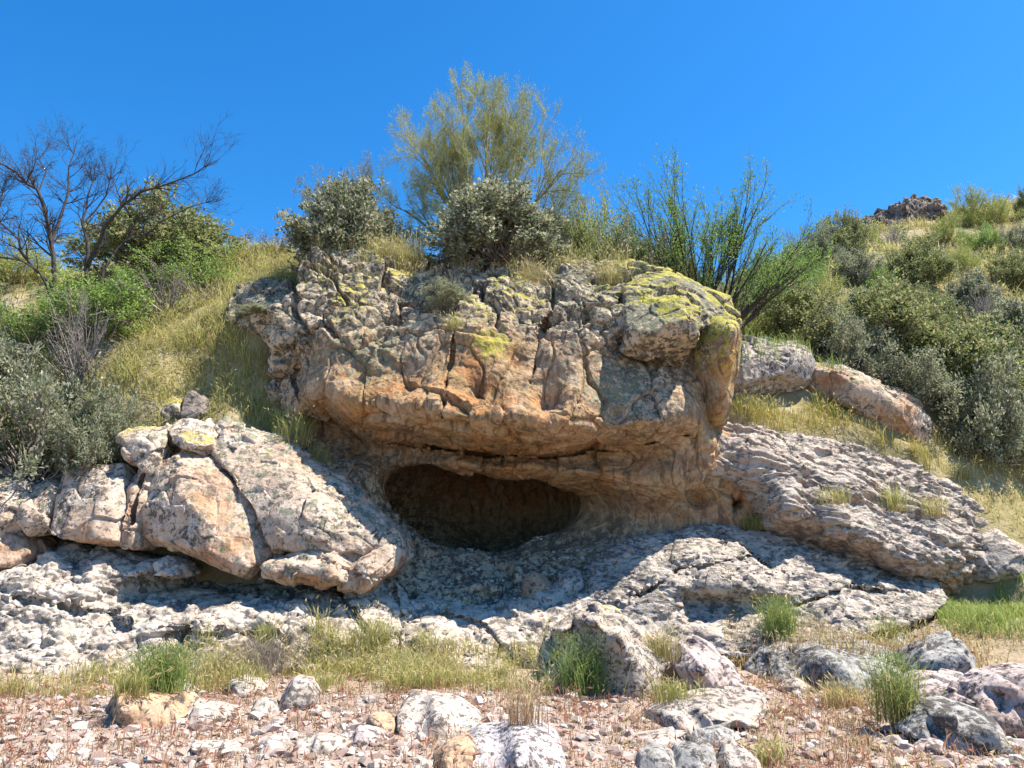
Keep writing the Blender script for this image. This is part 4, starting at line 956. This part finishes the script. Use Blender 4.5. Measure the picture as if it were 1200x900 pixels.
# ---- wispy trees
def grow(rg, p, d, L, r, lvl, spec, out):
    n = spec['seg'][lvl]; pts = [np.array(p)]; rad = [r]; d = unit(np.array(d, float))
    end = r * spec['taper'][lvl]
    for i in range(n):
        d = unit(d + rg.normal(size=3) * spec['wig'][lvl] + np.array([0, 0, spec['up'][lvl]]))
        pts.append(pts[-1] + d * L / n); rad.append(r + (end - r) * (i + 1) / n)
    out.setdefault(lvl, []).append((pts, rad))
    if lvl + 1 < len(spec['seg']):
        for k in range(spec['kids'][lvl]):
            t = rg.uniform(spec['t0'][lvl], 1.0); j = min(n - 1, int(t * n)); f = t * n - j
            q = pts[j] * (1 - f) + pts[j + 1] * f
            dd = unit(pts[j + 1] - pts[j]); s = unit(np.cross(dd, rg.normal(size=3)))
            a = spec['ang'][lvl] * rg.uniform(.6, 1.25)
            grow(rg, q, dd * math.cos(a) + s * math.sin(a), L * spec['len'][lvl] * rg.uniform(.6, 1.2) * (1.15 - .5 * t), max(.0022, rad[j] * spec['rr'][lvl]), lvl + 1, spec, out)
def tree_obj(name, loc, out, mats, label, cat='tree', group=None, leaf=None, sides=(6, 4, 3, 3, 3), split=1, crown='crown', scale=(1, 1, 1)):
    r = empty(name, loc); tag(r, label, cat, group)
    r.scale = scale
    big = [q for l in out if l <= split for q in out[l]]; small = [q for l in out if l > split for q in out[l]]
    v, f = [], []
    V1, F1 = tubes(big, 6); obj('trunk', mk_mesh('trunk', V1, F1, M[mats[0]], True), r)
    V2, F2 = tubes(small, 3); cr = obj(crown, mk_mesh(crown, V2, F2, M[mats[1]], True), r)
    if leaf:
        P, A, ll, lw, cols, rg = leaf
        n = len(P); lv, lf, lc = leaves(P, A, ll * rg.uniform(.6, 1.3, n), lw * rg.uniform(.7, 1.3, n), pick(cols, n, rg), rg)
        obj('foliage', mk_mesh('foliage', lv, lf, M['leaf'], False, {'Col': lc}), cr)
    return r
def twig_leaves(polys, per, rg, jit=.02, t0=.2):
    P, A = [], []
    for pts, _ in polys:
        pts = np.array(pts); t = rg.uniform(t0, 1, per) * (len(pts) - 1); j = np.minimum(t.astype(int), len(pts) - 2); f = (t - j)[:, None]
        P.append(pts[j] * (1 - f) + pts[j + 1] * f + rg.normal(size=(per, 3)) * jit); A.append(pts[j + 1] - pts[j] + rg.normal(size=(per, 3)) * .05)
    P = np.concatenate(P); A = unit(np.concatenate(A)); return P, A + rg.normal(size=A.shape) * .5

# tall palo verde behind the rounded shrub
rg = np.random.RandomState(21)
sp = {'seg': (6, 5, 4, 3, 2), 'kids': (8, 7, 7, 5, 0), 'wig': (.11, .12, .12, .12, .10), 'up': (.03, .03, .03, .03, .03), 't0': (.3, .25, .2, .15, 0), 'ang': (.55, .60, .60, .55, 0),
      'len': (.55, .56, .58, .60, 0), 'rr': (.55, .6, .6, .7, 0), 'taper': (.35, .35, .4, .4, .4)}
out = {}
x0 = px2w(572, 255, 15.3)[0]; z0 = drop(x0, 15.3)[0]
ztop = px2w(572, 76, 15.3)[2]
for k, (az, el, L) in enumerate([(0, 85, 3.2), (15, 64, 3.0), (195, 62, 3.0), (165, 45, 2.9), (345, 46, 2.9), (5, 56, 2.9), (180, 53, 2.9), (70, 60, 2.8), (250, 58, 2.8), (110, 72, 3.1), (300, 72, 3.1), (185, 30, 2.7), (0, 30, 2.7)]):
    a, e = R(az), R(el)
    grow(rg, (0, 0, -.1), (math.cos(a) * math.cos(e), math.sin(a) * math.cos(e), math.sin(e)), L, .05, 0, sp, out)
zm = max(q[0][-1][2] for l in out for q in out[l]); sc1 = (ztop - z0) / zm
allx = np.array([q[0][-1][0] for l in out for q in out[l]]); wid = np.percentile(allx, 99) - np.percentile(allx, 1)
P, A = twig_leaves(out[4], 2, rg, .012); P2, A2 = twig_leaves(out[3], 2, rg, .02)
P = np.concatenate([P, P2]); A = np.concatenate([A, A2])
tree_obj('wispy_tree', (x0, 15.3, z0), out, ('bark_green', 'bark_yellow'), 'tall wispy yellow green tree standing highest above the outcrop', leaf=(P, A, .050, .009, YGR, rg), split=1, scale=(230 * 17 / FPX / wid,) * 2 + (sc1,))
# small one behind the dark leafy shrub on the left end
rg = np.random.RandomState(22)
out = {}
x0 = px2w(412, 260, 15.6)[0]; z0 = drop(x0, 15.6)[0]
for az, el in ((10, 75), (190, 55), (170, 70), (330, 58), (90, 70), (250, 62), (180, 40)):
    a, e = R(az), R(el)
    grow(rg, (0, 0, -.1), (math.cos(a) * math.cos(e), math.sin(a) * math.cos(e), math.sin(e)), 1.6, .03, 0, dict(sp, kids=(6, 5, 4, 3, 0)), out)
zm = max(q[0][-1][2] for l in out for q in out[l])
P, A = twig_leaves(out[4], 3, rg, .012)
tree_obj('wispy_tree', (x0, 15.6, z0), out, ('bark_green', 'bark_grey'), 'small grey green wispy tree poking out above the dark leafy shrub', leaf=(P, A, .045, .010, GRY, rg), scale=(.8, .8, (px2w(412, 188, 15.6)[2] - z0) / zm))
# dark stemmed green bush right of centre
rg = np.random.RandomState(23)
sp3 = {'seg': (6, 5, 4), 'kids': (8, 5, 0), 'wig': (.06, .08, .09), 'up': (-.02, .04, .04), 't0': (.35, .3, 0), 'ang': (.35, .4, 0), 'len': (.45, .5, 0), 'rr': (.55, .6, 0), 'taper': (.3, .35, .4)}
out = {}
x0 = px2w(820, 335, 14.7)[0]; z0 = drop(x0, 14.7)[0]
zt = px2w(800, 183, 14.7)[2]
for k in range(52):
    a = k * 2.4 + rg.uniform(-.2, .2); e = R(rg.uniform(14, 78))
    L = rg.uniform(.75, 1.05) * 2.1
    grow(rg, rg.normal(size=3) * np.array([.12, .12, 0]), (math.cos(a) * math.cos(e), math.sin(a) * math.cos(e), math.sin(e)), L, .024, 0, sp3, out)
zm = np.percentile([q[0][-1][2] for l in out for q in out[l]], 97)
P, A = twig_leaves(out[2], 10, rg, .035); P2, A2 = twig_leaves(out[1], 8, rg, .035, .4)
P = np.concatenate([P, P2]); A = np.concatenate([A, A2])
tree_obj('spreading_bush', (x0, 14.7, z0), out, ('bark_dark', 'bark_dark'), 'bush of fanned dark stems with bright green sprigs right of the outcrop top', 'bush', leaf=(P, A, .048, .015, ((.20, .32, .06), (.25, .36, .09), (.16, .26, .05)), rg), split=0, crown='branches', scale=(1.3, 1.15, .78 * (zt - z0) / zm))

# bare tree on the left: main limbs as the photograph shows them, at depth 13 to 14.6
rg = np.random.RandomState(24)
LIMBS = [([(66, 385, 13.8), (63, 333, 13.8), (60, 287, 13.8), (53, 253, 13.7), (43, 223, 13.5), (20, 202, 13.2), (-10, 185, 13.0)], .075, .018),
         ([(60, 283, 13.8), (70, 255, 13.9), (80, 225, 14.0), (82, 195, 14.2), (92, 163, 14.3)], .045, .008),
         ([(108, 370, 14.1), (100, 313, 14.1), (103, 293, 14.1), (97, 260, 14.2), (103, 230, 14.3), (112, 195, 14.5)], .065, .010),
         ([(103, 310, 14.1), (123, 267, 13.9), (143, 243, 13.7), (167, 223, 13.5), (197, 213, 13.3), (227, 203, 13.2), (254, 190, 13.2)], .055, .007),
         ([(118, 330, 14.1), (127, 303, 14.2), (150, 283, 14.4), (177, 270, 14.5), (200, 253, 14.6), (222, 243, 14.6), (256, 234, 14.6)], .045, .006),
         ([(66, 350, 13.8), (57, 333, 13.7), (33, 307, 13.5), (20, 280, 13.3), (0, 258, 13.2), (-25, 240, 13.1)], .05, .012),
         ([(66, 360, 13.8), (45, 318, 13.4), (27, 306, 13.2), (0, 302, 13.0), (-30, 300, 12.9)], .035, .010),
         ([(53, 253, 13.7), (46, 225, 14.0), (52, 200, 14.2), (40, 172, 14.4)], .03, .006),
         ([(97, 262, 14.2), (112, 250, 14.4), (125, 228, 14.5), (132, 195, 14.5)], .028, .006),
         ([(-8, 300, 13.1), (0, 262, 13.1), (2, 225, 13.1), (-6, 200, 13.2)], .03, .010)]
out = {0: [], 1: [], 2: [], 3: []}
sp4 = {'seg': (1, 5, 4, 3), 'kids': (0, 6, 5, 0), 'wig': (0, .16, .18, .18), 'up': (0, .03, .03, .02), 't0': (0, .1, .15, 0), 'ang': (0, .75, .7, 0), 'len': (0, .55, .6, 0), 'rr': (0, .55, .6, 0), 'taper': (0, .3, .35, .4)}
for line, r0, r1 in LIMBS:
    pts = [np.array(px2w(*p)) for p in dens(line, 14)]
    pts = [p + rg.normal(size=3) * .018 for p in pts]
    n = len(pts); rad = list(np.linspace(r0, r1, n))
    out[0].append((pts, [q * .8 for q in rad]))
    for k in range(int(n * 1.5) + 4):
        j = min(n - 2, int(n * rg.uniform(.35, 1.0))); dd = unit(pts[j + 1] - pts[j]); s = unit(np.cross(dd, rg.normal(size=3)))
        a = rg.uniform(.4, 1.1)
        grow(rg, pts[j], dd * math.cos(a) + s * math.sin(a) + np.array([0, 0, .25]), rg.uniform(.35, 1.0), max(.006, rad[j] * .45), 1, sp4, out)
b0 = np.array([px2w(85, 350, 13.95)[0], 13.95, 0]); b0[2] = drop(b0[0], b0[1])[0]
out = {l: [([p - b0 for p in q], r) for q, r in out[l]] for l in out}
for q, r in out[0]:
    if q[0][2] > .3 and r[0] >= .045 and q[0][2] < 1.6: q[0][2] = -.1
tree_obj('bare_tree', tuple(b0), out, ('bark_dark', 'bark_dark'), 'leafless dark tree with wide crooked limbs on the left slope', split=0, crown='branches')

# ------------------------------------------------------------------ grass (nobody could count it) and single tufts
def inpoly(px, py, poly):
    ins = np.zeros(len(px), bool); n = len(poly)
    for i in range(n):
        (ax, ay), (bx, by) = poly[i], poly[(i + 1) % n]
        if ay != by: ins ^= ((ay > py) != (by > py)) & (px < (bx - ax) * (py - ay) / (by - ay) + ax)
    return ins
def blades(P, H, Wd, lean, cols_root, cols_tip, rg, heads=.0, hcol=(.55, .45, .22)):
    n = len(P)
    a = rg.uniform(0, 6.28, n); dirv = np.stack([np.cos(a), np.sin(a), a * 0], 1)
    b = a + rg.uniform(-1.2, 1.2, n) + 1.57; side = np.stack([np.cos(b), np.sin(b), b * 0], 1)
    l = (lean * rg.uniform(.2, 1.3, n))[:, None]; h = H[:, None]; w = Wd[:, None]
    up = np.array([0, 0, 1.])
    m = P + up * h * .55 + dirv * h * l * .28; t = P + up * h * (1 - .25 * l) + dirv * h * l
    V = np.stack([P - side * w * .5 - up * .02, P + side * w * .5 - up * .02, m + side * w * .38, m - side * w * .38, t], 1).reshape(-1, 3)
    i5 = np.arange(n) * 5
    F4 = np.stack([i5, i5 + 1, i5 + 2, i5 + 3], 1); F3 = np.stack([i5 + 3, i5 + 2, i5 + 4], 1)
    ti = rg.randint(0, len(cols_tip), n); v = rg.uniform(.75, 1.2, (n, 1))
    cr = np.array(cols_root)[rg.randint(0, len(cols_root), n)] * v; ct = np.array(cols_tip)[ti] * v
    C = np.stack([cr, cr, (cr + ct) / 2, (cr + ct) / 2, ct], 1).reshape(-1, 3)
    hd = np.nonzero(rg.rand(n) < heads)[0]
    if len(hd):
        A = unit(t[hd] - m[hd] + rg.normal(size=(len(hd), 3)) * .05)
        hv, hf, hc = leaves(t[hd] - A * .03, A, rg.uniform(.05, .10, len(hd)), rg.uniform(.012, .022, len(hd)), np.array(hcol) * rg.uniform(.8, 1.2, (len(hd), 1)), rg)
        F4 = np.concatenate([F4, hf + len(V)]); V = np.concatenate([V, hv]); C = np.concatenate([C, hc])
    return V, [F4, F3], np.clip(C, .01, 1)
def sample(box, dens_, poly, rg, surf=True, on=None, clump=.0, nz=.45, cs=1.1, maxn=60000):
    x0, x1, y0, y1 = box
    n = int((x1 - x0) * (y1 - y0) * dens_ * 2.5)
    x = rg.uniform(x0, x1, n); y = rg.uniform(y0, y1, n)
    if clump:
        nn = fbm(np.stack([x * cs, y * cs, x * 0], 1), 3, 66)
        k = rg.rand(n) < np.clip(.5 + nn * clump * 1.6, .04, 1); x, y = x[k], y[k]
    z = ground_z(x, y)
    px, py = w2px(np.stack([x, y, z], 1))
    k = np.ones(len(x), bool) if poly is None else inpoly(px, py, poly)
    x, y, z = x[k], y[k], z[k]
    if surf:
        kk = np.zeros(len(x), bool)
        for i in range(len(x)):
            zz, nn, on_ = drop(x[i], y[i])
            if (on is None or on_.startswith(on)) and nn.z > nz and rg.rand() < .4 / max(nn.z, .05): z[i] = zz; kk[i] = True
        x, y, z = x[kk], y[kk], z[kk]
    P = np.stack([x, y, z], 1)
    return P if len(P) <= maxn else P[rg.permutation(len(P))[:maxn]]
YG = [(.56, .57, .18), (.62, .60, .25), (.47, .52, .14), (.66, .61, .32), (.40, .47, .10)]
STR = [(.58, .49, .27), (.52, .43, .20), (.64, .56, .35), (.45, .40, .17)]
GG = [(.27, .36, .08), (.33, .40, .11), (.21, .31, .07), (.40, .42, .14)]
RT = [(.36, .30, .10), (.30, .28, .08), (.42, .34, .14)]
RD = [(.38, .19, .12), (.43, .25, .16), (.31, .15, .10), (.46, .30, .17)]
def lawn(name, label, P, h, w, root, tip, seed, lean=.5, heads=0., hcol=(.55, .45, .22)):
    rg = np.random.RandomState(seed)
    n = len(P)
    if not n: print('EMPTY', label); return
    patch = 1 + .75 * fbm(P * 1.1, 3, 33) + .25 * perlin(P * 6, 35)
    V, F, C = blades(P, np.clip(h * rg.uniform(.45, 1.25, n) * patch, .02, None), w * rg.uniform(.6, 1.3, n), lean, root, tip, rg, heads, hcol)
    tag(obj(name, mk_mesh(name, V, F, M['grass'], False, {'Col': C})), label, 'grass', kind='stuff')
rs = np.random.RandomState(9)
P = sample((0.5, 6.5, 5.2, 9.0), 420, [(700, 880), (760, 830), (860, 790), (1000, 800), (1210, 760), (1250, 920), (900, 920), (860, 850), (720, 905)], rs, on='ground', clump=1.2, cs=1.3, maxn=22000)
lawn('weeds', 'dry straw and rust coloured grass among the boulders at the right of the wash', P, .13, .007, RD, STR + RD + YG[:2], 20, .7, .3)
P = sample((-10.5, -2.6, 11.5, 20), 900, [(-90, 290), (360, 290), (365, 480), (370, 580), (300, 560), (100, 540), (-90, 540)], rs, on='ground', nz=.08, clump=.7, maxn=80000)
lawn('grass', 'tall yellow green grass covering the left slope', P, .34, .012, RT, YG + YG + STR[:2], 1, .9, .3)
P = sample((-4.2, 3.9, 12.9, 17.6), 330, None, rs, on='rock_outcrop', clump=1.3, nz=.5, maxn=26000)
P = P[P[:, 2] > 5.9]
lawn('grass', 'straw coloured grass growing along the top of the outcrop', P, .30, .010, RT, STR + YG[:3], 2, .5, .4)
P = sample((2.6, 7.4, 12.1, 14.6), 1500, [(838, 525), (842, 470), (870, 455), (960, 455), (1010, 478), (1060, 508), (1100, 535), (1110, 570), (1040, 548), (1000, 530), (900, 530)], rs, on='ground', clump=.25, nz=.03, maxn=20000)
lawn('grass', 'golden grass patch on the ledge under the leaning slab', P, .30, .010, RT, [(.46, .42, .09), (.40, .38, .08), (.52, .44, .15)], 3, .6, .3)
P = sample((3.0, 6.2, 12.8, 14.6), 420, [(842, 490), (870, 455), (930, 448), (1000, 470), (1004, 500), (930, 482)], rs, clump=.4, nz=.08, maxn=8000)
lawn('grass', 'fresh green grass at the shaded back of the golden patch', P, .30, .011, GG, GG, 31, .6, .0)
P = sample((5.5, 10.5, 11.6, 17), 420, [(1050, 545), (1105, 510), (1200, 495), (1300, 510), (1300, 665), (1200, 632), (1150, 603), (1110, 570)], rs, on='ground', clump=.6, maxn=24000)
lawn('grass', 'pale straw and yellow green grass on the bank right of the layered ledge', P, .28, .011, RT, STR[:3] + YG, 4, .6, .4)
P = sample((4.0, 9.5, 9.2, 12.2), 1100, [(1095, 722), (1115, 695), (1150, 680), (1300, 640), (1300, 745), (1180, 750), (1110, 745)], rs, surf=False, clump=.35, maxn=16000)
lawn('grass', 'lush bright green grass at the right foot of the slab', P, .22, .010, GG, GG + YG[:1], 5, .6)
P = sample((1.5, 8.5, 8.3, 10.8), 800, [(850, 765), (1000, 750), (1110, 735), (1300, 740), (1300, 800), (1000, 800), (850, 790)], rs, clump=.8, maxn=12000)
lawn('grass', 'thin straw grass with reddish stems before the right slab', P, .16, .008, RD, STR + YG[:2], 6, .5, .3)
P = sample((-3.2, 1.0, 8.4, 10.2), 2000, [(350, 815), (368, 770), (420, 760), (520, 755), (640, 770), (650, 822), (520, 835), (400, 825)], rs, clump=1.1, cs=1.5, maxn=20000)
lawn('grass', 'yellow green grass strip along the foot of the pale ledge in the middle', P, .25, .008, RT, YG + GG[:2] + STR[:1], 7, .75, .25)
P = sample((-8, -2.5, 8.2, 9.9), 1100, [(-60, 840), (-60, 795), (60, 792), (140, 790), (250, 780), (370, 780), (370, 820), (220, 835), (120, 845)], rs, clump=1.3, cs=1.5, maxn=20000)
lawn('grass', 'green and straw grass along the foot of the pale ledge at the left', P, .18, .008, RT, YG + GG[:2] + STR[:2], 8, .5, .25)
P = sample((-7, 7.5, 4.6, 9.3), 480, None, rs, on='ground', clump=1.5, cs=1.6, maxn=70000)
lawn('weeds', 'low rusty red and straw weeds scattered over the gravel', P, .08, .007, RD, RD + STR + STR + RT, 9, .9, .15, (.40, .17, .11))
P = sample((-5.5, 5.5, 5.2, 8.8), 420, None, rs, on='ground', clump=2.2, cs=2.2, maxn=24000)
lawn('weeds', 'clumps of straw and rust red dry grass standing among the stones of the wash', P, .13, .006, RD, RD + STR + RD, 21, .8, .25, (.42, .20, .13))
P = sample((3.0, 26, 15, 38), 130, None, rs, on='ground', clump=.7, cs=.35, maxn=50000)
lawn('grass', 'dry straw grass between the shrubs of the right hillside', P, .40, .030, RT, STR + YG[:2], 10, .6)
P = sample((-14, 3, 16, 24), 60, None, rs, on='ground', clump=.6, cs=.5, maxn=8000)
lawn('grass', 'straw grass along the left skyline', P, .38, .020, RT, STR + YG, 11, .6)

P = sample((-5.4, -3.0, 11.8, 14.2), 500, [(285, 420), (345, 395), (366, 470), (366, 565), (322, 560), (285, 490)], rs, surf=False, maxn=6000)
lawn('grass', 'green grass in the shade at the left foot of the big outcrop', P, .26, .011, RT, GG + YG[:2], 32, .7)

# small filler brush on the far hillside, too many and too faint to count
rg = np.random.RandomState(41)
P = sample((4, 30, 17, 40), 2.2, None, rs, on='ground', clump=1.2, cs=.3, maxn=900)
n = len(P); m = 46
s = rg.uniform(.18, .5, n)
d = unit(rg.normal(size=(n, m, 3))); d[..., 2] = np.abs(d[..., 2])
pos = P[:, None] + d * (s[:, None] * rg.uniform(.5, 1, (n, m)))[..., None]
cc = np.repeat(pick(GRY + OLV + YGR, n, rg)[:, None], m, 1) * rg.uniform(.7, 1.3, (n, m, 1))
lv, lf, lc = leaves(pos.reshape(-1, 3), (d + rg.normal(size=d.shape) * .5).reshape(-1, 3), rg.uniform(.08, .16, n * m), rg.uniform(.04, .07, n * m), cc.reshape(-1, 3), rg)
tag(obj('undergrowth', mk_mesh('undergrowth', lv, lf, M['leaf'], False, {'Col': lc})), 'low scrubby undergrowth dotted over the right hillside', 'undergrowth', kind='stuff')

# single tufts and weeds
def tuft(label, px, py, w, h, cols, root=RT, n=260, seed=0, name='grass_tuft', cat='grass tuft', lean=.7, heads=.2, wid=.007, group='single tufts between the rocks', leafy=None):
    hit = look(px, py)
    if hit is None: print('NOHIT', label); return
    p, nn, on_ = hit
    rg = np.random.RandomState(300 + seed)
    k = p.y / FPX; W = w * k; H = h * k
    q = rg.normal(size=(n, 3)) * np.array([W * .24, W * .18, 0])
    V, F, C = blades(q, H * rg.uniform(.5, 1.1, n), np.full(n, wid) * rg.uniform(.6, 1.3, n), lean, root, cols, rg, heads)
    if leafy:
        m = n * 5; t = rg.rand(m, 1)
        base = q[rg.randint(0, n, m)]; ax = rg.normal(size=(m, 3)) * .5 + np.array([0, 0, .9])
        lp = base + np.stack([rg.normal(size=m) * W * .12, rg.normal(size=m) * W * .12, rg.uniform(.1, .9, m) * H], 1)
        lv, lf, lc = leaves(lp, ax, rg.uniform(.025, .05, m), rg.uniform(.006, .012, m), pick(leafy, m, rg), rg)
        F = [np.concatenate([F[0], lf + len(V)]), F[1]]; V = np.concatenate([V, lv]); C = np.concatenate([C, lc])
    o = obj(name, mk_mesh(name, V, F, M['grass'], False, {'Col': C}))
    o.location = p - Vector((0, 0, .02)); tag(o, label, cat, group)
SG = ((.24, .31, .10), (.29, .36, .13), (.19, .26, .08))
tuft('bushy green weed growing against the dark face of the large wedge boulder', 690, 812, 85, 72, GG, GG, 420, 1, 'weed', 'weed', leafy=SG, heads=0)
tuft('leafy grey green weed between the dark fronted slab and the pink slab', 1052, 840, 48, 75, GG, RT, 260, 2, 'weed', 'weed', leafy=SG, heads=0)
tuft('fresh green bush of grass at the foot of the pale grey slab', 915, 742, 42, 45, GG, GG, 300, 3, leafy=SG)
tuft('dense green tuft behind the tan orange boulder', 188, 805, 62, 52, GG, GG, 420, 4, leafy=SG)
tuft('thin green tuft left of the dense green tuft', 152, 812, 40, 34, GG + YG, RT, 220, 5)
tuft('dry grey bushy plant hanging on the pale ledge below the hollow', 310, 790, 70, 60, [(.42, .36, .28), (.50, .43, .34), (.34, .29, .23)], [(.3, .25, .2)], 420, 6, 'dry_plant', 'dry plant', 1.0)
tuft('green tuft growing on top of the dry grey bushy plant', 312, 752, 36, 30, YG + GG, RT, 160, 7)
tuft('straw and green tuft left of the dry grey bushy plant', 250, 800, 50, 50, STR + GG[:2], RT, 260, 8)
tuft('olive tuft on the layered ledge, above its overhang', 1048, 596, 40, 34, GG[:2] + YG, RT, 220, 9)
tuft('golden tuft right of the olive tuft on the layered ledge', 1092, 602, 46, 26, STR + YG, RT, 240, 10)
tuft('small golden tuft left of the olive tuft on the layered ledge', 978, 588, 38, 22, YG + STR[:1], RT, 180, 11)
tuft('flat yellow green tuft at the little hole right of the cave', 886, 618, 34, 16, YG, RT, 900, 12)
tuft('pale round straw tuft on the outcrop top beside the rounded leafy shrub', 622, 330, 48, 34, STR, RT, 300, 13, group='tufts on the outcrop')
tuft('straw tuft on the outcrop left of the lichened cap block', 716, 335, 44, 44, STR + YG[:1], RT, 300, 14, group='tufts on the outcrop')
tuft('little bright tuft on a notch in the upper outcrop face', 533, 384, 26, 22, YG, RT, 130, 15, group='tufts on the outcrop')
tuft('wispy straw tuft above the knob at the outcrop left shoulder', 470, 305, 66, 38, STR + YG[:2], RT, 300, 16, group='tufts on the outcrop')
tuft('tuft of green spikes in the shaded crack left of the cave slope', 345, 520, 40, 46, GG + YG[:1], RT, 160, 17)
tuft('yellow green tuft at the shaded foot of the outcrop left side', 372, 540, 36, 30, GG + YG, RT, 150, 18)
tuft('tall straw stems in front of the green weed in the wash', 612, 848, 50, 50, STR + RD[3:], RD, 110, 19, heads=.5, lean=.4)
tuft('green tuft at the shaded base of the pale dark sided boulder', 790, 818, 60, 28, GG + YG, RT, 240, 20)
tuft('yellow weed clump in front of the wide dark fronted slab', 985, 830, 60, 36, YG + STR[:1], RD, 260, 21)
tuft('grass tuft by the dull grey stone at the bottom right of the wash', 905, 895, 44, 34, YG + GG[:1], RT, 180, 22)
tuft('green tuft on the skyline side of the white slab top', 1040, 752, 40, 34, GG + YG, RT, 200, 23)
tuft('dry tuft in the gap between the two pale wedge boulders', 775, 770, 40, 40, STR + YG[:1], RT, 220, 24)
tuft('narrow yellow tuft growing from the ledge seam below the cave', 500, 765, 34, 34, YG, RT, 170, 25)
tuft('green blades rising from the seam at the left of the cave sill', 438, 758, 36, 46, YG + GG, RT, 200, 26)
tuft('pale tuft on the layered ledge right end near the straw bank', 1128, 560, 40, 26, STR + YG, RT, 180, 27)

# broken rock lying on the ledges and the cave floor (nobody could count it)
rs = np.random.RandomState(15)
pts = []
for i in range(5200):
    x, y = rs.uniform(-7.5, 6.0), rs.uniform(9.3, 13.6)
    o_ = Vector((x, y, 1.0 + .42 * (y - 9.5)))
    ok, p, n_, _, ob, _ = sc.ray_cast(DG, o_, Vector((0, 0, -1)))
    if ok and n_.z > .45 and (ob.name.startswith('rock') or ob.name == 'ground'): pts.append(p[:])
P = np.array(pts)
k = fbm(P * 1.1, 3, 44) > -.05
P = P[k]; size = .012 + .03 * rs.rand(len(P)) ** 2 + .07 * rs.rand(len(P)) ** 10
Vs, Fs, Cs = scatter_stones(P, size, rs, [(.48, .42, .36), (.40, .34, .28), (.54, .48, .42), (.30, .25, .21), (.44, .33, .25)])
tag(obj('rubble', mk_mesh('rubble', Vs, Fs, bpy.data.materials['gravel_stone'], False, {'Col': Cs})), 'broken bits of rock lying on the ledges and the cave floor', 'rubble', kind='stuff')
